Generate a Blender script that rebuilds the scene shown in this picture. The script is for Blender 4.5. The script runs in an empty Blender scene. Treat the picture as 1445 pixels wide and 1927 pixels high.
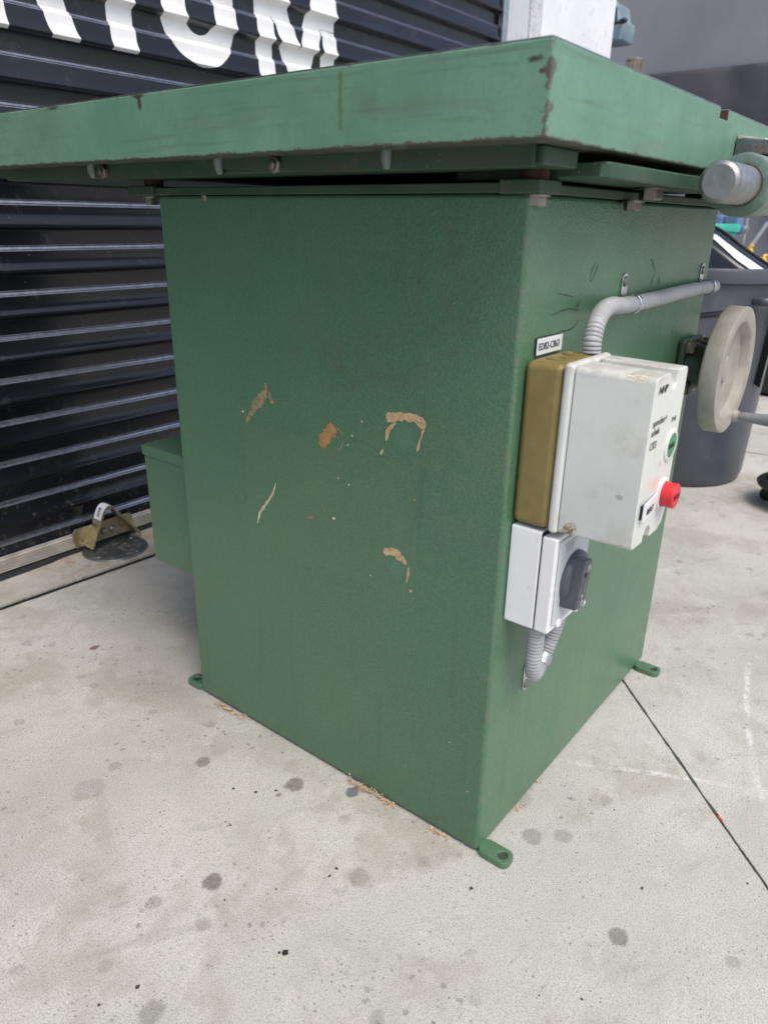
import bpy, bmesh, math, random
from mathutils import Vector, Matrix, noise as mnoise
R = math.radians
rnd = random.Random(7)
sc = bpy.context.scene
COL = sc.collection

# ------------------------------------------------------------------ camera, world, sun, exposure
cam = bpy.data.cameras.new("camera"); camo = bpy.data.objects.new("camera", cam); COL.objects.link(camo)
yaw, pitch, roll = R(37.9714), R(-21.7563), R(1.0035)
fwd = Vector((math.cos(yaw)*math.cos(pitch), math.sin(yaw)*math.cos(pitch), math.sin(pitch)))
rgt0 = Vector((math.sin(yaw), -math.cos(yaw), 0)); up0 = rgt0.cross(fwd)
rgt = rgt0*math.cos(roll) + up0*math.sin(roll); upv = -rgt0*math.sin(roll) + up0*math.cos(roll)
M = Matrix((rgt, upv, -fwd)).transposed().to_4x4(); M.translation = Vector((-0.64324, -0.34132, 0.75719))
camo.matrix_world = M
cam.sensor_fit = 'VERTICAL'; cam.sensor_height = 36; cam.sensor_width = 27; cam.lens = 1384.66/1927*36
cam.clip_start = 0.02; cam.clip_end = 500
cam.dof.use_dof = True; cam.dof.focus_distance = 1.0; cam.dof.aperture_fstop = 6.8
sc.camera = camo

SUN_EL, SUN_AZ = R(60), R(248)      # direction the light comes from, azimuth measured from +X to +Y
w = bpy.data.worlds.new("World"); sc.world = w; w.use_nodes = True
nt = w.node_tree; nt.nodes.clear()
sky = nt.nodes.new("ShaderNodeTexSky"); sky.sky_type = 'NISHITA'; sky.sun_disc = False
sky.sun_elevation = SUN_EL; sky.sun_rotation = R(90) - SUN_AZ
sky.air_density = 1.0; sky.dust_density = 3.5; sky.ozone_density = 0.7
bg = nt.nodes.new("ShaderNodeBackground"); bg.inputs[1].default_value = 0.15
wo = nt.nodes.new("ShaderNodeOutputWorld")
nt.links.new(sky.outputs[0], bg.inputs[0]); nt.links.new(bg.outputs[0], wo.inputs[0])
sl = bpy.data.lights.new("sun", 'SUN'); sl.energy = 1.3; sl.angle = R(32); sl.color = (1, .955, .90)
so = bpy.data.objects.new("sun", sl); COL.objects.link(so)
sd = Vector((math.cos(SUN_AZ)*math.cos(SUN_EL), math.sin(SUN_AZ)*math.cos(SUN_EL), math.sin(SUN_EL)))
so.rotation_euler = sd.to_track_quat('Z', 'Y').to_euler(); so.location = sd*20
sc.view_settings.view_transform = 'Standard'; sc.view_settings.look = 'None'
sc.view_settings.gamma = 1; sc.view_settings.exposure = 0.52; sc.view_settings.use_curve_mapping = False
sc.render.engine = 'CYCLES'
sc.cycles.max_bounces = 6; sc.cycles.diffuse_bounces = 3; sc.cycles.glossy_bounces = 3
try: sc.cycles.use_denoising = True
except Exception: pass

# ------------------------------------------------------------------ material helpers
class NT:
    def __init__(s, name, dim='3D'):
        s.dim = dim; s.m = bpy.data.materials.new(name); s.m.use_nodes = True; s.t = s.m.node_tree
        s.b = s.t.nodes["Principled BSDF"]
        tc = s.t.nodes.new("ShaderNodeTexCoord"); s.obj = tc.outputs["Object"]
        g = s.t.nodes.new("ShaderNodeNewGeometry"); s.pos = g.outputs["Position"]
    def n(s, t, **k):
        o = s.t.nodes.new(t)
        for a, v in k.items(): setattr(o, a, v)
        return o
    def l(s, a, b): s.t.links.new(a, b)
    def setin(s, sock, v):
        if hasattr(v, "is_output") or isinstance(v, bpy.types.NodeSocket): s.l(v, sock)
        else: sock.default_value = v
    def math(s, op, a, b=0.0, c=None, clamp=False):
        o = s.n("ShaderNodeMath", operation=op, use_clamp=clamp)
        s.setin(o.inputs[0], a); s.setin(o.inputs[1], b)
        if c is not None: s.setin(o.inputs[2], c)
        return o.outputs[0]
    def noise(s, co, scale, detail=4, rough=.55, dist=0, col=False):
        o = s.n("ShaderNodeTexNoise"); o.noise_dimensions = s.dim; s.l(co, o.inputs["Vector"])
        o.inputs["Scale"].default_value = scale; o.inputs["Detail"].default_value = min(detail, 4)
        o.inputs["Roughness"].default_value = rough; o.inputs["Distortion"].default_value = dist
        return o.outputs["Color" if col else "Fac"]
    def vor(s, co, scale, out="Distance", feat='F1', rand=1.0):
        o = s.n("ShaderNodeTexVoronoi", feature=feat); o.voronoi_dimensions = s.dim; s.l(co, o.inputs["Vector"]); o.inputs["Scale"].default_value = scale
        o.inputs["Randomness"].default_value = rand
        return o.outputs[out]
    def ramp(s, f, *stops):
        o = s.n("ShaderNodeValToRGB"); s.setin(o.inputs[0], f); e = o.color_ramp.elements
        while len(e) < len(stops): e.new(.5)
        for i, (p, c) in enumerate(stops):
            e[i].position = p; e[i].color = c if len(c) == 4 else (*c, 1)
        return o.outputs[0]
    def step(s, f, lo, hi):      # smooth 0..1 between lo and hi (either order)
        o = s.n("ShaderNodeMapRange", interpolation_type='SMOOTHSTEP'); s.setin(o.inputs[0], f)
        if lo < hi: o.inputs[1].default_value, o.inputs[2].default_value, o.inputs[3].default_value, o.inputs[4].default_value = lo, hi, 0, 1
        else: o.inputs[1].default_value, o.inputs[2].default_value, o.inputs[3].default_value, o.inputs[4].default_value = hi, lo, 1, 0
        return o.outputs[0]
    def mix(s, f, a, b, mode='MIX'):
        o = s.n("ShaderNodeMix", data_type='RGBA', blend_type=mode)
        s.setin(o.inputs[0], f)
        for i, v in ((6, a), (7, b)):
            if isinstance(v, tuple): o.inputs[i].default_value = v if len(v) == 4 else (*v, 1)
            else: s.l(v, o.inputs[i])
        return o.outputs[2]
    def scale(s, co, v):
        o = s.n("ShaderNodeMapping"); s.l(co, o.inputs[0]); o.inputs["Scale"].default_value = v; return o.outputs[0]
    def rotz(s, co, a, v=(1,1,1)):
        o = s.n("ShaderNodeMapping"); s.l(co, o.inputs[0]); o.inputs["Rotation"].default_value = (0,0,a)
        o2 = s.n("ShaderNodeMapping"); s.l(o.outputs[0], o2.inputs[0]); o2.inputs["Scale"].default_value = v; return o2.outputs[0]
    def warp(s, co, scale, amt):
        c = s.noise(co, scale, 3, .6, 0, True)
        a = s.n("ShaderNodeVectorMath", operation='SUBTRACT'); s.l(c, a.inputs[0]); a.inputs[1].default_value = (.5,.5,.5)
        b = s.n("ShaderNodeVectorMath", operation='MULTIPLY_ADD'); s.l(a.outputs[0], b.inputs[0]); b.inputs[1].default_value = (amt,)*3; s.l(co, b.inputs[2])
        return b.outputs[0]
    def spot(s, co, c, rad, soft=.35):     # elliptical spot mask, rad per axis (0 = ignore the axis)
        o = s.n("ShaderNodeVectorMath", operation='SUBTRACT'); s.l(co, o.inputs[0]); o.inputs[1].default_value = c
        q = s.n("ShaderNodeVectorMath", operation='MULTIPLY'); s.l(o.outputs[0], q.inputs[0]); q.inputs[1].default_value = tuple(0 if r == 0 else 1/r for r in rad)
        d = s.n("ShaderNodeVectorMath", operation='LENGTH'); s.l(q.outputs[0], d.inputs[0])
        return s.step(d.outputs["Value"], 1+soft, 1-soft)
    def seg(s, co, a, b, wd, soft=.5):     # capsule mask round a segment
        a = Vector(a); b = Vector(b); ab = b-a; L2 = ab.length_squared
        o = s.n("ShaderNodeVectorMath", operation='SUBTRACT'); s.l(co, o.inputs[0]); o.inputs[1].default_value = a
        d = s.n("ShaderNodeVectorMath", operation='DOT_PRODUCT'); s.l(o.outputs[0], d.inputs[0]); d.inputs[1].default_value = ab/L2
        t = s.math('ADD', d.outputs["Value"], 0, clamp=True)
        v = s.n("ShaderNodeVectorMath", operation='SCALE'); v.inputs[0].default_value = ab; s.l(t, v.inputs[3])
        e = s.n("ShaderNodeVectorMath", operation='SUBTRACT'); s.l(o.outputs[0], e.inputs[0]); s.l(v.outputs[0], e.inputs[1])
        g = s.n("ShaderNodeVectorMath", operation='LENGTH'); s.l(e.outputs[0], g.inputs[0])
        return s.step(g.outputs["Value"], wd*(1+soft), wd*(1-soft))
    def maxm(s, *f):
        r = f[0]
        for x in f[1:]: r = s.math('MAXIMUM', r, x)
        return r
    def bump(s, h, strength, dist=.001, prev=None):
        o = s.n("ShaderNodeBump"); s.l(h, o.inputs["Height"]); o.inputs["Strength"].default_value = strength; o.inputs["Distance"].default_value = dist
        if prev is not None: s.l(prev, o.inputs["Normal"])
        return o.outputs[0]
    def done(s, col, rough=.5, metal=0., spec=.5, normal=None):
        if isinstance(col, tuple): s.b.inputs["Base Color"].default_value = (*col[:3], 1)
        else: s.l(col, s.b.inputs["Base Color"])
        s.setin(s.b.inputs["Roughness"], rough); s.setin(s.b.inputs["Metallic"], metal)
        s.b.inputs["Specular IOR Level"].default_value = spec
        if normal is not None: s.l(normal, s.b.inputs["Normal"])
        return s.m

def tint(c, k): return tuple(max(0, x*k) for x in c)
def generic(name, col, rough=.5, metal=0., spec=.5, var=.15, vscale=30, bscale=300, bstr=.1, dirt=None, damt=.3, dscale=18):
    s = NT(name)
    c = s.mix(s.step(s.noise(s.obj, vscale, 5), .35, .65), tint(col, 1-var), tint(col, 1+var))
    if dirt:
        d = s.step(s.noise(s.obj, dscale, 8, .7), .62-damt*.2, .75)
        c = s.mix(s.math('MULTIPLY', d, damt), c, dirt)
    r = s.math('MULTIPLY_ADD', s.noise(s.obj, vscale*2, 4), .25, rough-.12)
    return s.done(c, r, metal, spec, s.bump(s.noise(s.obj, bscale, 3), bstr, .0006))

def green_hammer():
    s = NT("hammertone_green"); p = s.pos
    wp = s.warp(p, 120, .006)
    v = s.vor(wp, 370)
    n1 = s.noise(p, 3.2, 5, .6)
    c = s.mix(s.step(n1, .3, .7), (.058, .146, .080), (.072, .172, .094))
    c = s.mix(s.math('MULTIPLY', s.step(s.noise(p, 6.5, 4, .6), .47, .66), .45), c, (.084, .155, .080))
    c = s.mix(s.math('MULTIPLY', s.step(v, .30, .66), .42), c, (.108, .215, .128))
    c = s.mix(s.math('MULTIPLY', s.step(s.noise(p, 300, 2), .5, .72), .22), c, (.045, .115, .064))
    # ghost of a removed notice on the big face, and the two sticker discs
    G = s.n("ShaderNodeSeparateXYZ"); s.l(p, G.inputs[0]); gy, gz = G.outputs[1], G.outputs[2]
    gh = s.math('MULTIPLY', s.math('MULTIPLY', s.step(gy, .112, .115), s.step(gy, .405, .400)), s.math('MULTIPLY', s.step(gz, .325, .328), s.step(gz, .500, .494)))
    c = s.mix(s.math('MULTIPLY', gh, .22), c, (.115, .19, .10))
    dw = s.warp(p, 90, .006)
    for cy_, cz_, ry_, rz_ in ((.1340, .5275, .0235, .0245), (.1395, .3610, .0150, .0205)):
        c = s.mix(s.math('MULTIPLY', s.spot(dw, (0, cy_, cz_), (.3, ry_, rz_), .05), .35), c, (.055, .165, .098))
        c = s.mix(s.math('MULTIPLY', s.spot(dw, (0, cy_, cz_+.002), (.3, ry_*.55, rz_*.6), .35), .22), c, (.13, .25, .19))
    # faint hand-height scuffs and runs
    sc1 = s.noise(s.scale(wp, (30, 30, 3)), 1.0, 4, .6)
    c = s.mix(s.math('MULTIPLY', s.step(sc1, .60, .70), .18), c, (.03, .07, .045))
    # tan rust bloom high on the big face and dusty haze
    m = s.maxm(s.spot(wp, (0, .07, .70), (.2, .06, .07), .8), s.spot(wp, (0, .22, .6), (.2, .08, .03), .9))
    c = s.mix(s.math('MULTIPLY', m, s.math('MULTIPLY', s.step(s.noise(p, 45, 6, .7), .42, .68), .34)), c, (.10, .085, .035))
    c = s.mix(s.math('MULTIPLY', s.step(s.noise(p, 8, 8, .7), .5, .75), .22), c, (.10, .15, .11))
    # fine specks of dust and chips
    sp = s.step(s.vor(p, 70), .055, .03)
    c = s.mix(s.math('MULTIPLY', sp, s.step(s.noise(p, 14, 2), .55, .62)), c, (.45, .42, .34))
    # worn fold at the front vertical edge
    x = s.n("ShaderNodeSeparateXYZ"); s.l(wp, x.inputs[0])
    e = s.math('ADD', s.math('ABSOLUTE', x.outputs[0]), s.math('ABSOLUTE', x.outputs[1]))
    edge = s.math('MULTIPLY', s.step(e, .0075, .003), s.step(s.noise(p, 40, 5), .46, .62))
    c = s.mix(s.math('MULTIPLY', edge, .7), c, (.14, .15, .12))
    low = s.math('MULTIPLY', s.step(x.outputs[2], .10, .0), s.step(s.noise(p, 60, 7, .7), .45, .7))
    c = s.mix(s.math('MULTIPLY', low, .35), c, (.10, .09, .06))
    h = s.math('ADD', v, s.math('MULTIPLY', s.noise(p, 240, 3), .7))
    nrm = s.bump(s.noise(p, 5, 3, .5), .34, .007, s.bump(h, .34, .0010))
    r = s.math('MULTIPLY_ADD', s.noise(p, 9, 4, .6), .26, .19)
    return s.done(c, r, 0, .5, nrm)

TX, TY, TZ0, TZ1 = -.0957, -.0585, .8145, .879
def green_table():
    s = NT("table_green"); p = s.pos; wp = s.warp(p, 60, .012); wf = s.warp(p, 260, .006)
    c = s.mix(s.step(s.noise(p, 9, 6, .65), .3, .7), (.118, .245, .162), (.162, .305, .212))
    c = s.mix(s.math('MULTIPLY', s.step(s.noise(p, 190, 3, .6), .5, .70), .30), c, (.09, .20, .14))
    st = s.noise(s.scale(p, (5, 4, 95)), 1.5, 4, .6)
    c = s.mix(s.math('MULTIPLY', s.step(st, .54, .74), .50), c, (.085, .14, .10))
    c = s.mix(s.math('MULTIPLY', s.step(s.noise(wp, 11, 8, .72), .52, .72), .42), c, (.10, .16, .11))
    c = s.mix(s.math('MULTIPLY', s.step(s.noise(s.scale(wp, (5, 4, 30)), 1.0, 4, .65), .52, .68), .35), c, (.13, .17, .13))
    # olive run and small chips on the long side
    drip = s.seg(wf, (TX, .1424, .872), (TX, .1427, .831), .0026, .5)
    c = s.mix(s.math('MULTIPLY', drip, .65), c, (.11, .135, .04))
    chip = s.maxm(s.seg(wp, (TX, .433, .876), (TX, .4346, .866), .0028, .4), s.spot(wp, (TX, .435, .8765), (.01, .01, .003), .5))
    chip = s.maxm(chip, s.spot(wf, (TX, -.045, .866), (.01, .006, .0022), .5), s.spot(wf, (TX, -.0505, .858), (.01, .0022, .002), .5), s.spot(wf, (TX, .61, .876), (.01, .012, .002), .5))
    c = s.mix(s.math('MULTIPLY', chip, .9), c, (.035, .028, .026))
    # vertical dark scrapes on the short side
    sx = s.noise(s.scale(wp, (90, 1, 7)), 1.0, 4, .6)
    X = s.n("ShaderNodeSeparateXYZ"); s.l(wf, X.inputs[0])
    side = s.math('MULTIPLY', s.step(sx, .6, .72), s.step(X.outputs[0], .03, .10))
    c = s.mix(s.math('MULTIPLY', side, .5), c, (.035, .10, .075))
    # bare rusty edges: bottom rim, top rim, front corner
    ez = s.math('SUBTRACT', X.outputs[2], TZ0); et = s.math('SUBTRACT', TZ1, X.outputs[2])
    cx = s.math('ADD', s.math('ABSOLUTE', s.math('SUBTRACT', X.outputs[0], TX)), s.math('ABSOLUTE', s.math('SUBTRACT', X.outputs[1], TY)))
    k = s.noise(p, 55, 7, .7)
    b1 = s.step(s.math('SUBTRACT', ez, s.math('MULTIPLY', s.math('SUBTRACT', k, .46), .010)), .0012, .0002)
    b2 = s.step(s.math('SUBTRACT', et, s.math('MULTIPLY', s.math('SUBTRACT', k, .52), .012)), .0006, .0001)
    b3 = s.step(s.math('SUBTRACT', cx, s.math('MULTIPLY', s.math('SUBTRACT', k, .46), .036)), .0032, .0008)
    b = s.maxm(b1, b2, b3)
    c = s.mix(s.math('MULTIPLY', b, .8), c, s.mix(s.noise(p, 120, 4), (.055, .024, .028), (.115, .062, .052)))
    h = s.math('ADD', s.noise(p, 120, 4, .6), s.math('MULTIPLY', b, -.5))
    return s.done(c, s.math('MULTIPLY_ADD', s.noise(p, 30, 4), .2, .30), 0, .5, s.bump(h, .18, .001))

def green_dark():
    s = NT("casting_green"); p = s.pos
    c = s.mix(s.step(s.noise(p, 14, 6, .65), .35, .68), (.030, .070, .042), (.048, .085, .048))
    c = s.mix(s.math('MULTIPLY', s.step(s.noise(p, 40, 8, .75), .56, .72), .55), c, (.10, .075, .045))
    rs = s.maxm(s.spot(s.warp(p, 90, .02), (-.055, .19, .800), (.03, .035, .005), .5), s.spot(s.warp(p, 90, .02), (-.055, .60, .803), (.03, .02, .003), .5))
    c = s.mix(s.math('MULTIPLY', rs, s.step(s.noise(p, 130, 4, .7), .45, .6)), c, (.10, .04, .025))
    c = s.mix(s.step(s.vor(p, 120), .09, .04), c, (.32, .27, .18))
    return s.done(c, .5, 0, .4, s.bump(s.noise(p, 150, 4), .25, .001))

def concrete():
    s = NT("concrete", '2D'); p = s.pos
    wp = s.warp(p, 9, .05); wf = s.warp(p, 70, .010); nsp = s.math('MULTIPLY_ADD', s.noise(p, 160, 4, .7), 1.3, .30, clamp=True)
    c = s.mix(s.step(s.noise(p, 2.6, 5, .62), .32, .7), (.345, .338, .296), (.495, .486, .438))
    c = s.mix(s.math('MULTIPLY', s.step(s.noise(wp, 7, 6, .72), .50, .70), .45), c, (.27, .245, .205))
    c = s.mix(s.math('MULTIPLY', s.step(s.noise(wp, 16, 5, .7), .52, .72), .40), c, (.58, .56, .52))
    # broom lines across the slab, blotched
    br = s.noise(s.rotz(wp, R(-12), (14, 140, 1)), 1.0, 5, .65)
    c = s.mix(s.math('MULTIPLY', s.step(br, .52, .66), .30), c, (.30, .285, .26))
    # sand grain and pits
    g = s.noise(p, 420, 3, .7); g2 = s.noise(p, 1100, 2, .7)
    c = s.mix(s.math('MULTIPLY', s.step(g, .47, .60), .66), c, (.20, .192, .175))
    g3 = s.noise(p, 190, 3, .65)
    c = s.mix(s.math('MULTIPLY', s.step(g3, .52, .68), .40), c, (.26, .25, .23))
    c = s.mix(s.math('MULTIPLY', s.step(g2, .48, .58), .72), c, (.66, .655, .60))
    pit = s.step(s.vor(wf, 95), .13, .06)
    pit = s.math('MULTIPLY', pit, s.step(s.noise(p, 20, 3), .50, .60))
    c = s.mix(s.math('MULTIPLY', pit, .5), c, (.10, .09, .08))
    # scattered small drips
    dr = s.math('MULTIPLY', s.step(s.vor(wf, 11), .11, .075), s.step(s.noise(p, 5, 2), .55, .62))
    c = s.mix(s.math('MULTIPLY', dr, s.math('MULTIPLY', nsp, .34)), c, (.15, .135, .12))
    dr2 = s.math('MULTIPLY', s.step(s.vor(wf, 34), .12, .08), s.step(s.noise(p, 6.5, 3), .56, .66))
    c = s.mix(s.math('MULTIPLY', dr2, .46), c, (.11, .10, .09))
    bl = s.step(s.noise(wp, 4.2, 6, .68), .52, .66)
    c = s.mix(s.math('MULTIPLY', bl, .36), c, (.27, .24, .19))
    # grey scuffs
    sf = s.noise(s.rotz(wp, R(35), (3.5, 26, 1)), 1.0, 4, .6)
    c = s.mix(s.math('MULTIPLY', s.step(sf, .60, .72), .20), c, (.22, .21, .19))
    # oil spots one can place
    SP = [(-.111,.407,.010,.62),(-.059,.268,.014,.72),(-.242,.228,.0125,.75),(-.124,.093,.014,.36),(0,-.188,.0125,.62),(-.384,.151,.014,.45),
          (.071,-.041,.014,.45),(.098,-.074,.013,.35),(-.286,.19,.010,.30),(-.088,.271,.0045,.6),(-.049,-.023,.003,.6),(.083,-.185,.003,.6),(.051,-.299,.008,.3),
          (-.25,.485,.022,.22),(-.2,.5,.010,.3),(.12,.006,.02,.25)]
    for x, y, r, a in SP:
        m = s.spot(wf, (x, y, 0), (r, r*.92, 0), .24)
        c = s.mix(s.math('MULTIPLY', m, s.math('MULTIPLY', nsp, a)), c, (.105, .093, .078))
    c = s.mix(s.math('MULTIPLY', s.spot(wf, (-.017, .194, 0), (.011, .009, 0), .25), .75), c, (.06, .065, .095))
    c = s.mix(s.math('MULTIPLY', s.spot(wf, (-.039, .812, 0), (.009, .007, 0), .3), .8), c, (.14, .075, .04))
    # rust bleeding round the floor plate, dirty threshold
    X = s.n("ShaderNodeSeparateXYZ"); s.l(wp, X.inputs[0])
    th = s.math('MULTIPLY', s.step(X.outputs[1], 1.075, 1.095), s.step(s.noise(p, 18, 8, .7), .36, .62))
    c = s.mix(s.math('MULTIPLY', th, .35), c, (.33, .28, .21))
    ru = s.math('MULTIPLY', s.spot(wp, (.24, 1.165, 0), (.17, .10, 0), .5), s.step(s.noise(p, 25, 7, .7), .38, .62))
    c = s.mix(s.math('MULTIPLY', ru, .5), c, (.38, .22, .10))
    # chalk lines
    br2 = s.step(s.noise(p, 120, 5, .7), .36, .58)
    A = [(.70,-.158,0),(.595,-.180,0),(.495,-.206,0),(.363,-.252,0),(.25,-.31,0)]
    B = [(.225,.005,0),(.285,-.105,0),(.359,-.264,0),(.40,-.36,0)]
    ms = []; wc = s.warp(p, 30, .006)
    for pts in (A, B):
        for i in range(len(pts)-1): ms.append(s.seg(wc, pts[i], pts[i+1], .0042, .75))
    c = s.mix(s.math('MULTIPLY', s.math('MULTIPLY', s.maxm(*ms), br2), s.math('MULTIPLY_ADD', s.step(s.noise(p, 9, 2), .42, .62), .42, .10)), c, (.80, .79, .77))
    h = s.math('ADD', s.math('MULTIPLY', g, .8), s.math('ADD', s.math('MULTIPLY', pit, -1.2), s.math('MULTIPLY', br, .5)))
    return s.done(c, .85, 0, .25, s.bump(h, .45, .0012))

def shutter_black():
    s = NT("shutter_black"); p = s.pos
    c = s.mix(s.step(s.noise(p, 5, 5), .35, .7), (.006, .007, .010), (.011, .012, .016))
    du = s.math('MULTIPLY', s.step(s.noise(p, 22, 8, .72), .56, .74), .16)
    c = s.mix(du, c, (.12, .13, .15))
    X = s.n("ShaderNodeSeparateXYZ"); s.l(p, X.inputs[0])
    lo = s.math('MULTIPLY', s.step(X.outputs[2], .32, .05), s.step(s.noise(p, 45, 8, .75), .55, .68))
    c = s.mix(s.math('MULTIPLY', lo, .25), c, (.20, .17, .14))
    sp = s.math('MULTIPLY', s.step(s.vor(p, 45), .05, .02), s.step(s.noise(p, 9, 2), .5, .6))
    c = s.mix(s.math('MULTIPLY', sp, .6), c, (.4, .4, .4))
    r = s.math('MULTIPLY_ADD', s.noise(p, 12, 4, .6), .14, .12)
    wv = s.noise(s.scale(p, (3, 1, 1)), 2.0, 2)
    return s.done(c, r, 0, .46, s.bump(wv, .10, .004))

def wall_grey():
    s = NT("wall_grey"); p = s.pos
    c = s.mix(s.step(s.noise(p, 1.2, 6), .3, .7), (.215, .218, .245), (.265, .268, .29))
    c = s.mix(s.math('MULTIPLY', s.step(s.noise(p, 90, 4, .7), .5, .7), .25), c, (.26, .26, .29))
    return s.done(c, .75, 0, .3, s.bump(s.noise(p, 160, 3), .3, .002))

def wall_white(name, a, b, speck):
    s = NT(name); p = s.pos
    c = s.mix(s.step(s.noise(p, 3, 6), .35, .7), a, b)
    m = s.math('MULTIPLY', s.step(s.noise(s.scale(p, (1, 1, .6)), 38, 8, .75), .60, .70), .6)
    c = s.mix(m, c, (.30, .31, .32))
    sp = s.step(s.vor(s.warp(p, 40, .02), 26), .07, .03)
    c = s.mix(s.math('MULTIPLY', sp, .6), c, (.2, .2, .2))
    if speck:
        c = s.mix(s.math('MULTIPLY', s.step(s.noise(p, 110, 5, .75), .5, .6), .7), c, (.22, .22, .23))
    return s.done(c, .65, 0, .35, s.bump(s.noise(p, 70, 5), .2, .002))

def dark_sheet_mat():
    s = NT("dark_woven_sheet"); p = s.pos
    c = s.mix(s.step(s.noise(p, 3, 6), .3, .7), (.040, .038, .046), (.060, .057, .066))
    wv = s.n("ShaderNodeTexWave", wave_type='BANDS', bands_direction='DIAGONAL'); s.l(s.warp(p, 1.6, .35), wv.inputs["Vector"])
    wv.inputs["Scale"].default_value = 60; wv.inputs["Distortion"].default_value = 2.5; wv.inputs["Detail"].default_value = 3
    c = s.mix(s.math('MULTIPLY', s.step(wv.outputs["Fac"], .6, .95), .4), c, (.085, .082, .092))
    return s.done(c, .55, 0, .45, s.bump(wv.outputs["Fac"], .4, .003))

def metal(name, col, rough, rust=None, ramt=.5, rscale=40, bs=.12):
    s = NT(name); p = s.obj
    c = s.mix(s.step(s.noise(p, 60, 6), .3, .7), tint(col, .8), tint(col, 1.1)); mt = 1.0
    if rust:
        m = s.step(s.noise(p, rscale, 8, .72), .72-ramt*.4, .86-ramt*.4)
        c = s.mix(m, c, rust); mt = s.math('SUBTRACT', 1.0, m); rr = s.math('MULTIPLY_ADD', m, .4, rough)
    else: rr = s.math('MULTIPLY_ADD', s.noise(p, 90, 4), .25, rough-.1)
    return s.done(c, rr, mt, .5, s.bump(s.noise(p, 220, 4), bs, .0008))

def residue(name, a, b, edge):
    s = NT(name); p = s.pos
    c = s.mix(s.step(s.noise(s.warp(p, 80, .01), 130, 6, .7), .35, .65), a, b)
    c = s.mix(s.math('MULTIPLY', s.step(s.noise(p, 300, 5, .75), .55, .66), .75), c, edge)
    mt = s.done(c, .85, 0, .2, s.bump(s.noise(p, 500, 4, .7), .7, .001))
    out = s.t.nodes["Material Output"]; tr = s.n("ShaderNodeBsdfTransparent"); mx = s.n("ShaderNodeMixShader")
    k = s.math('MAXIMUM', s.noise(p, 420, 4, .75), s.math('MULTIPLY', s.noise(p, 110, 3), 1.0))
    s.l(s.step(k, .40, .47), mx.inputs[0]); s.l(tr.outputs[0], mx.inputs[1]); s.l(s.b.outputs[0], mx.inputs[2]); s.l(mx.outputs[0], out.inputs["Surface"])
    return mt

def cover_white():
    s = NT("cover_white"); p = s.pos
    c = s.mix(s.step(s.noise(p, 12, 5), .3, .7), (.60, .62, .58), (.66, .675, .635))
    c = s.mix(s.math('MULTIPLY', s.step(s.noise(p, 30, 8, .74), .50, .70), .34), c, (.44, .41, .33))
    ck = s.math('MULTIPLY', s.seg(s.warp(p, 120, .008), (.013, -.068, .470), (.013, -.056, .452), .0055, .35), s.step(s.noise(p, 220, 5, .7), .40, .52))
    c = s.mix(ck, c, (.26, .17, .075))
    b = s.math('MULTIPLY', s.spot(s.warp(p, 60, .01), (.022, -.112, .628), (.02, .010, .006), .6), s.step(s.noise(s.scale(p, (1,60,300)), 3, 3), .45, .6))
    c = s.mix(b, c, (.42, .31, .17))
    pk = s.spot(s.warp(p, 60, .006), (.056, -.131, .521), (.012, .01, .007), .5)
    c = s.mix(s.math('MULTIPLY', pk, .4), c, (.72, .38, .38))
    ds = s.maxm(s.spot(p, (.062, -.131, .540), (.0016, .01, .0024), .3), s.spot(p, (.013, -.112, .513), (.01, .0035, .0028), .3))
    c = s.mix(s.math('MULTIPLY', ds, .6), c, (.22, .22, .20))
    X = s.n("ShaderNodeSeparateXYZ"); s.l(p, X.inputs[0])
    tp = s.math('MULTIPLY', s.step(X.outputs[2], .619, .629), s.step(s.noise(p, 35, 7, .7), .36, .60))
    c = s.mix(s.math('MULTIPLY', tp, .40), c, (.33, .28, .22))
    return s.done(c, .38, 0, .5, s.bump(s.noise(p, 260, 3), .08, .0005))

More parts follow.
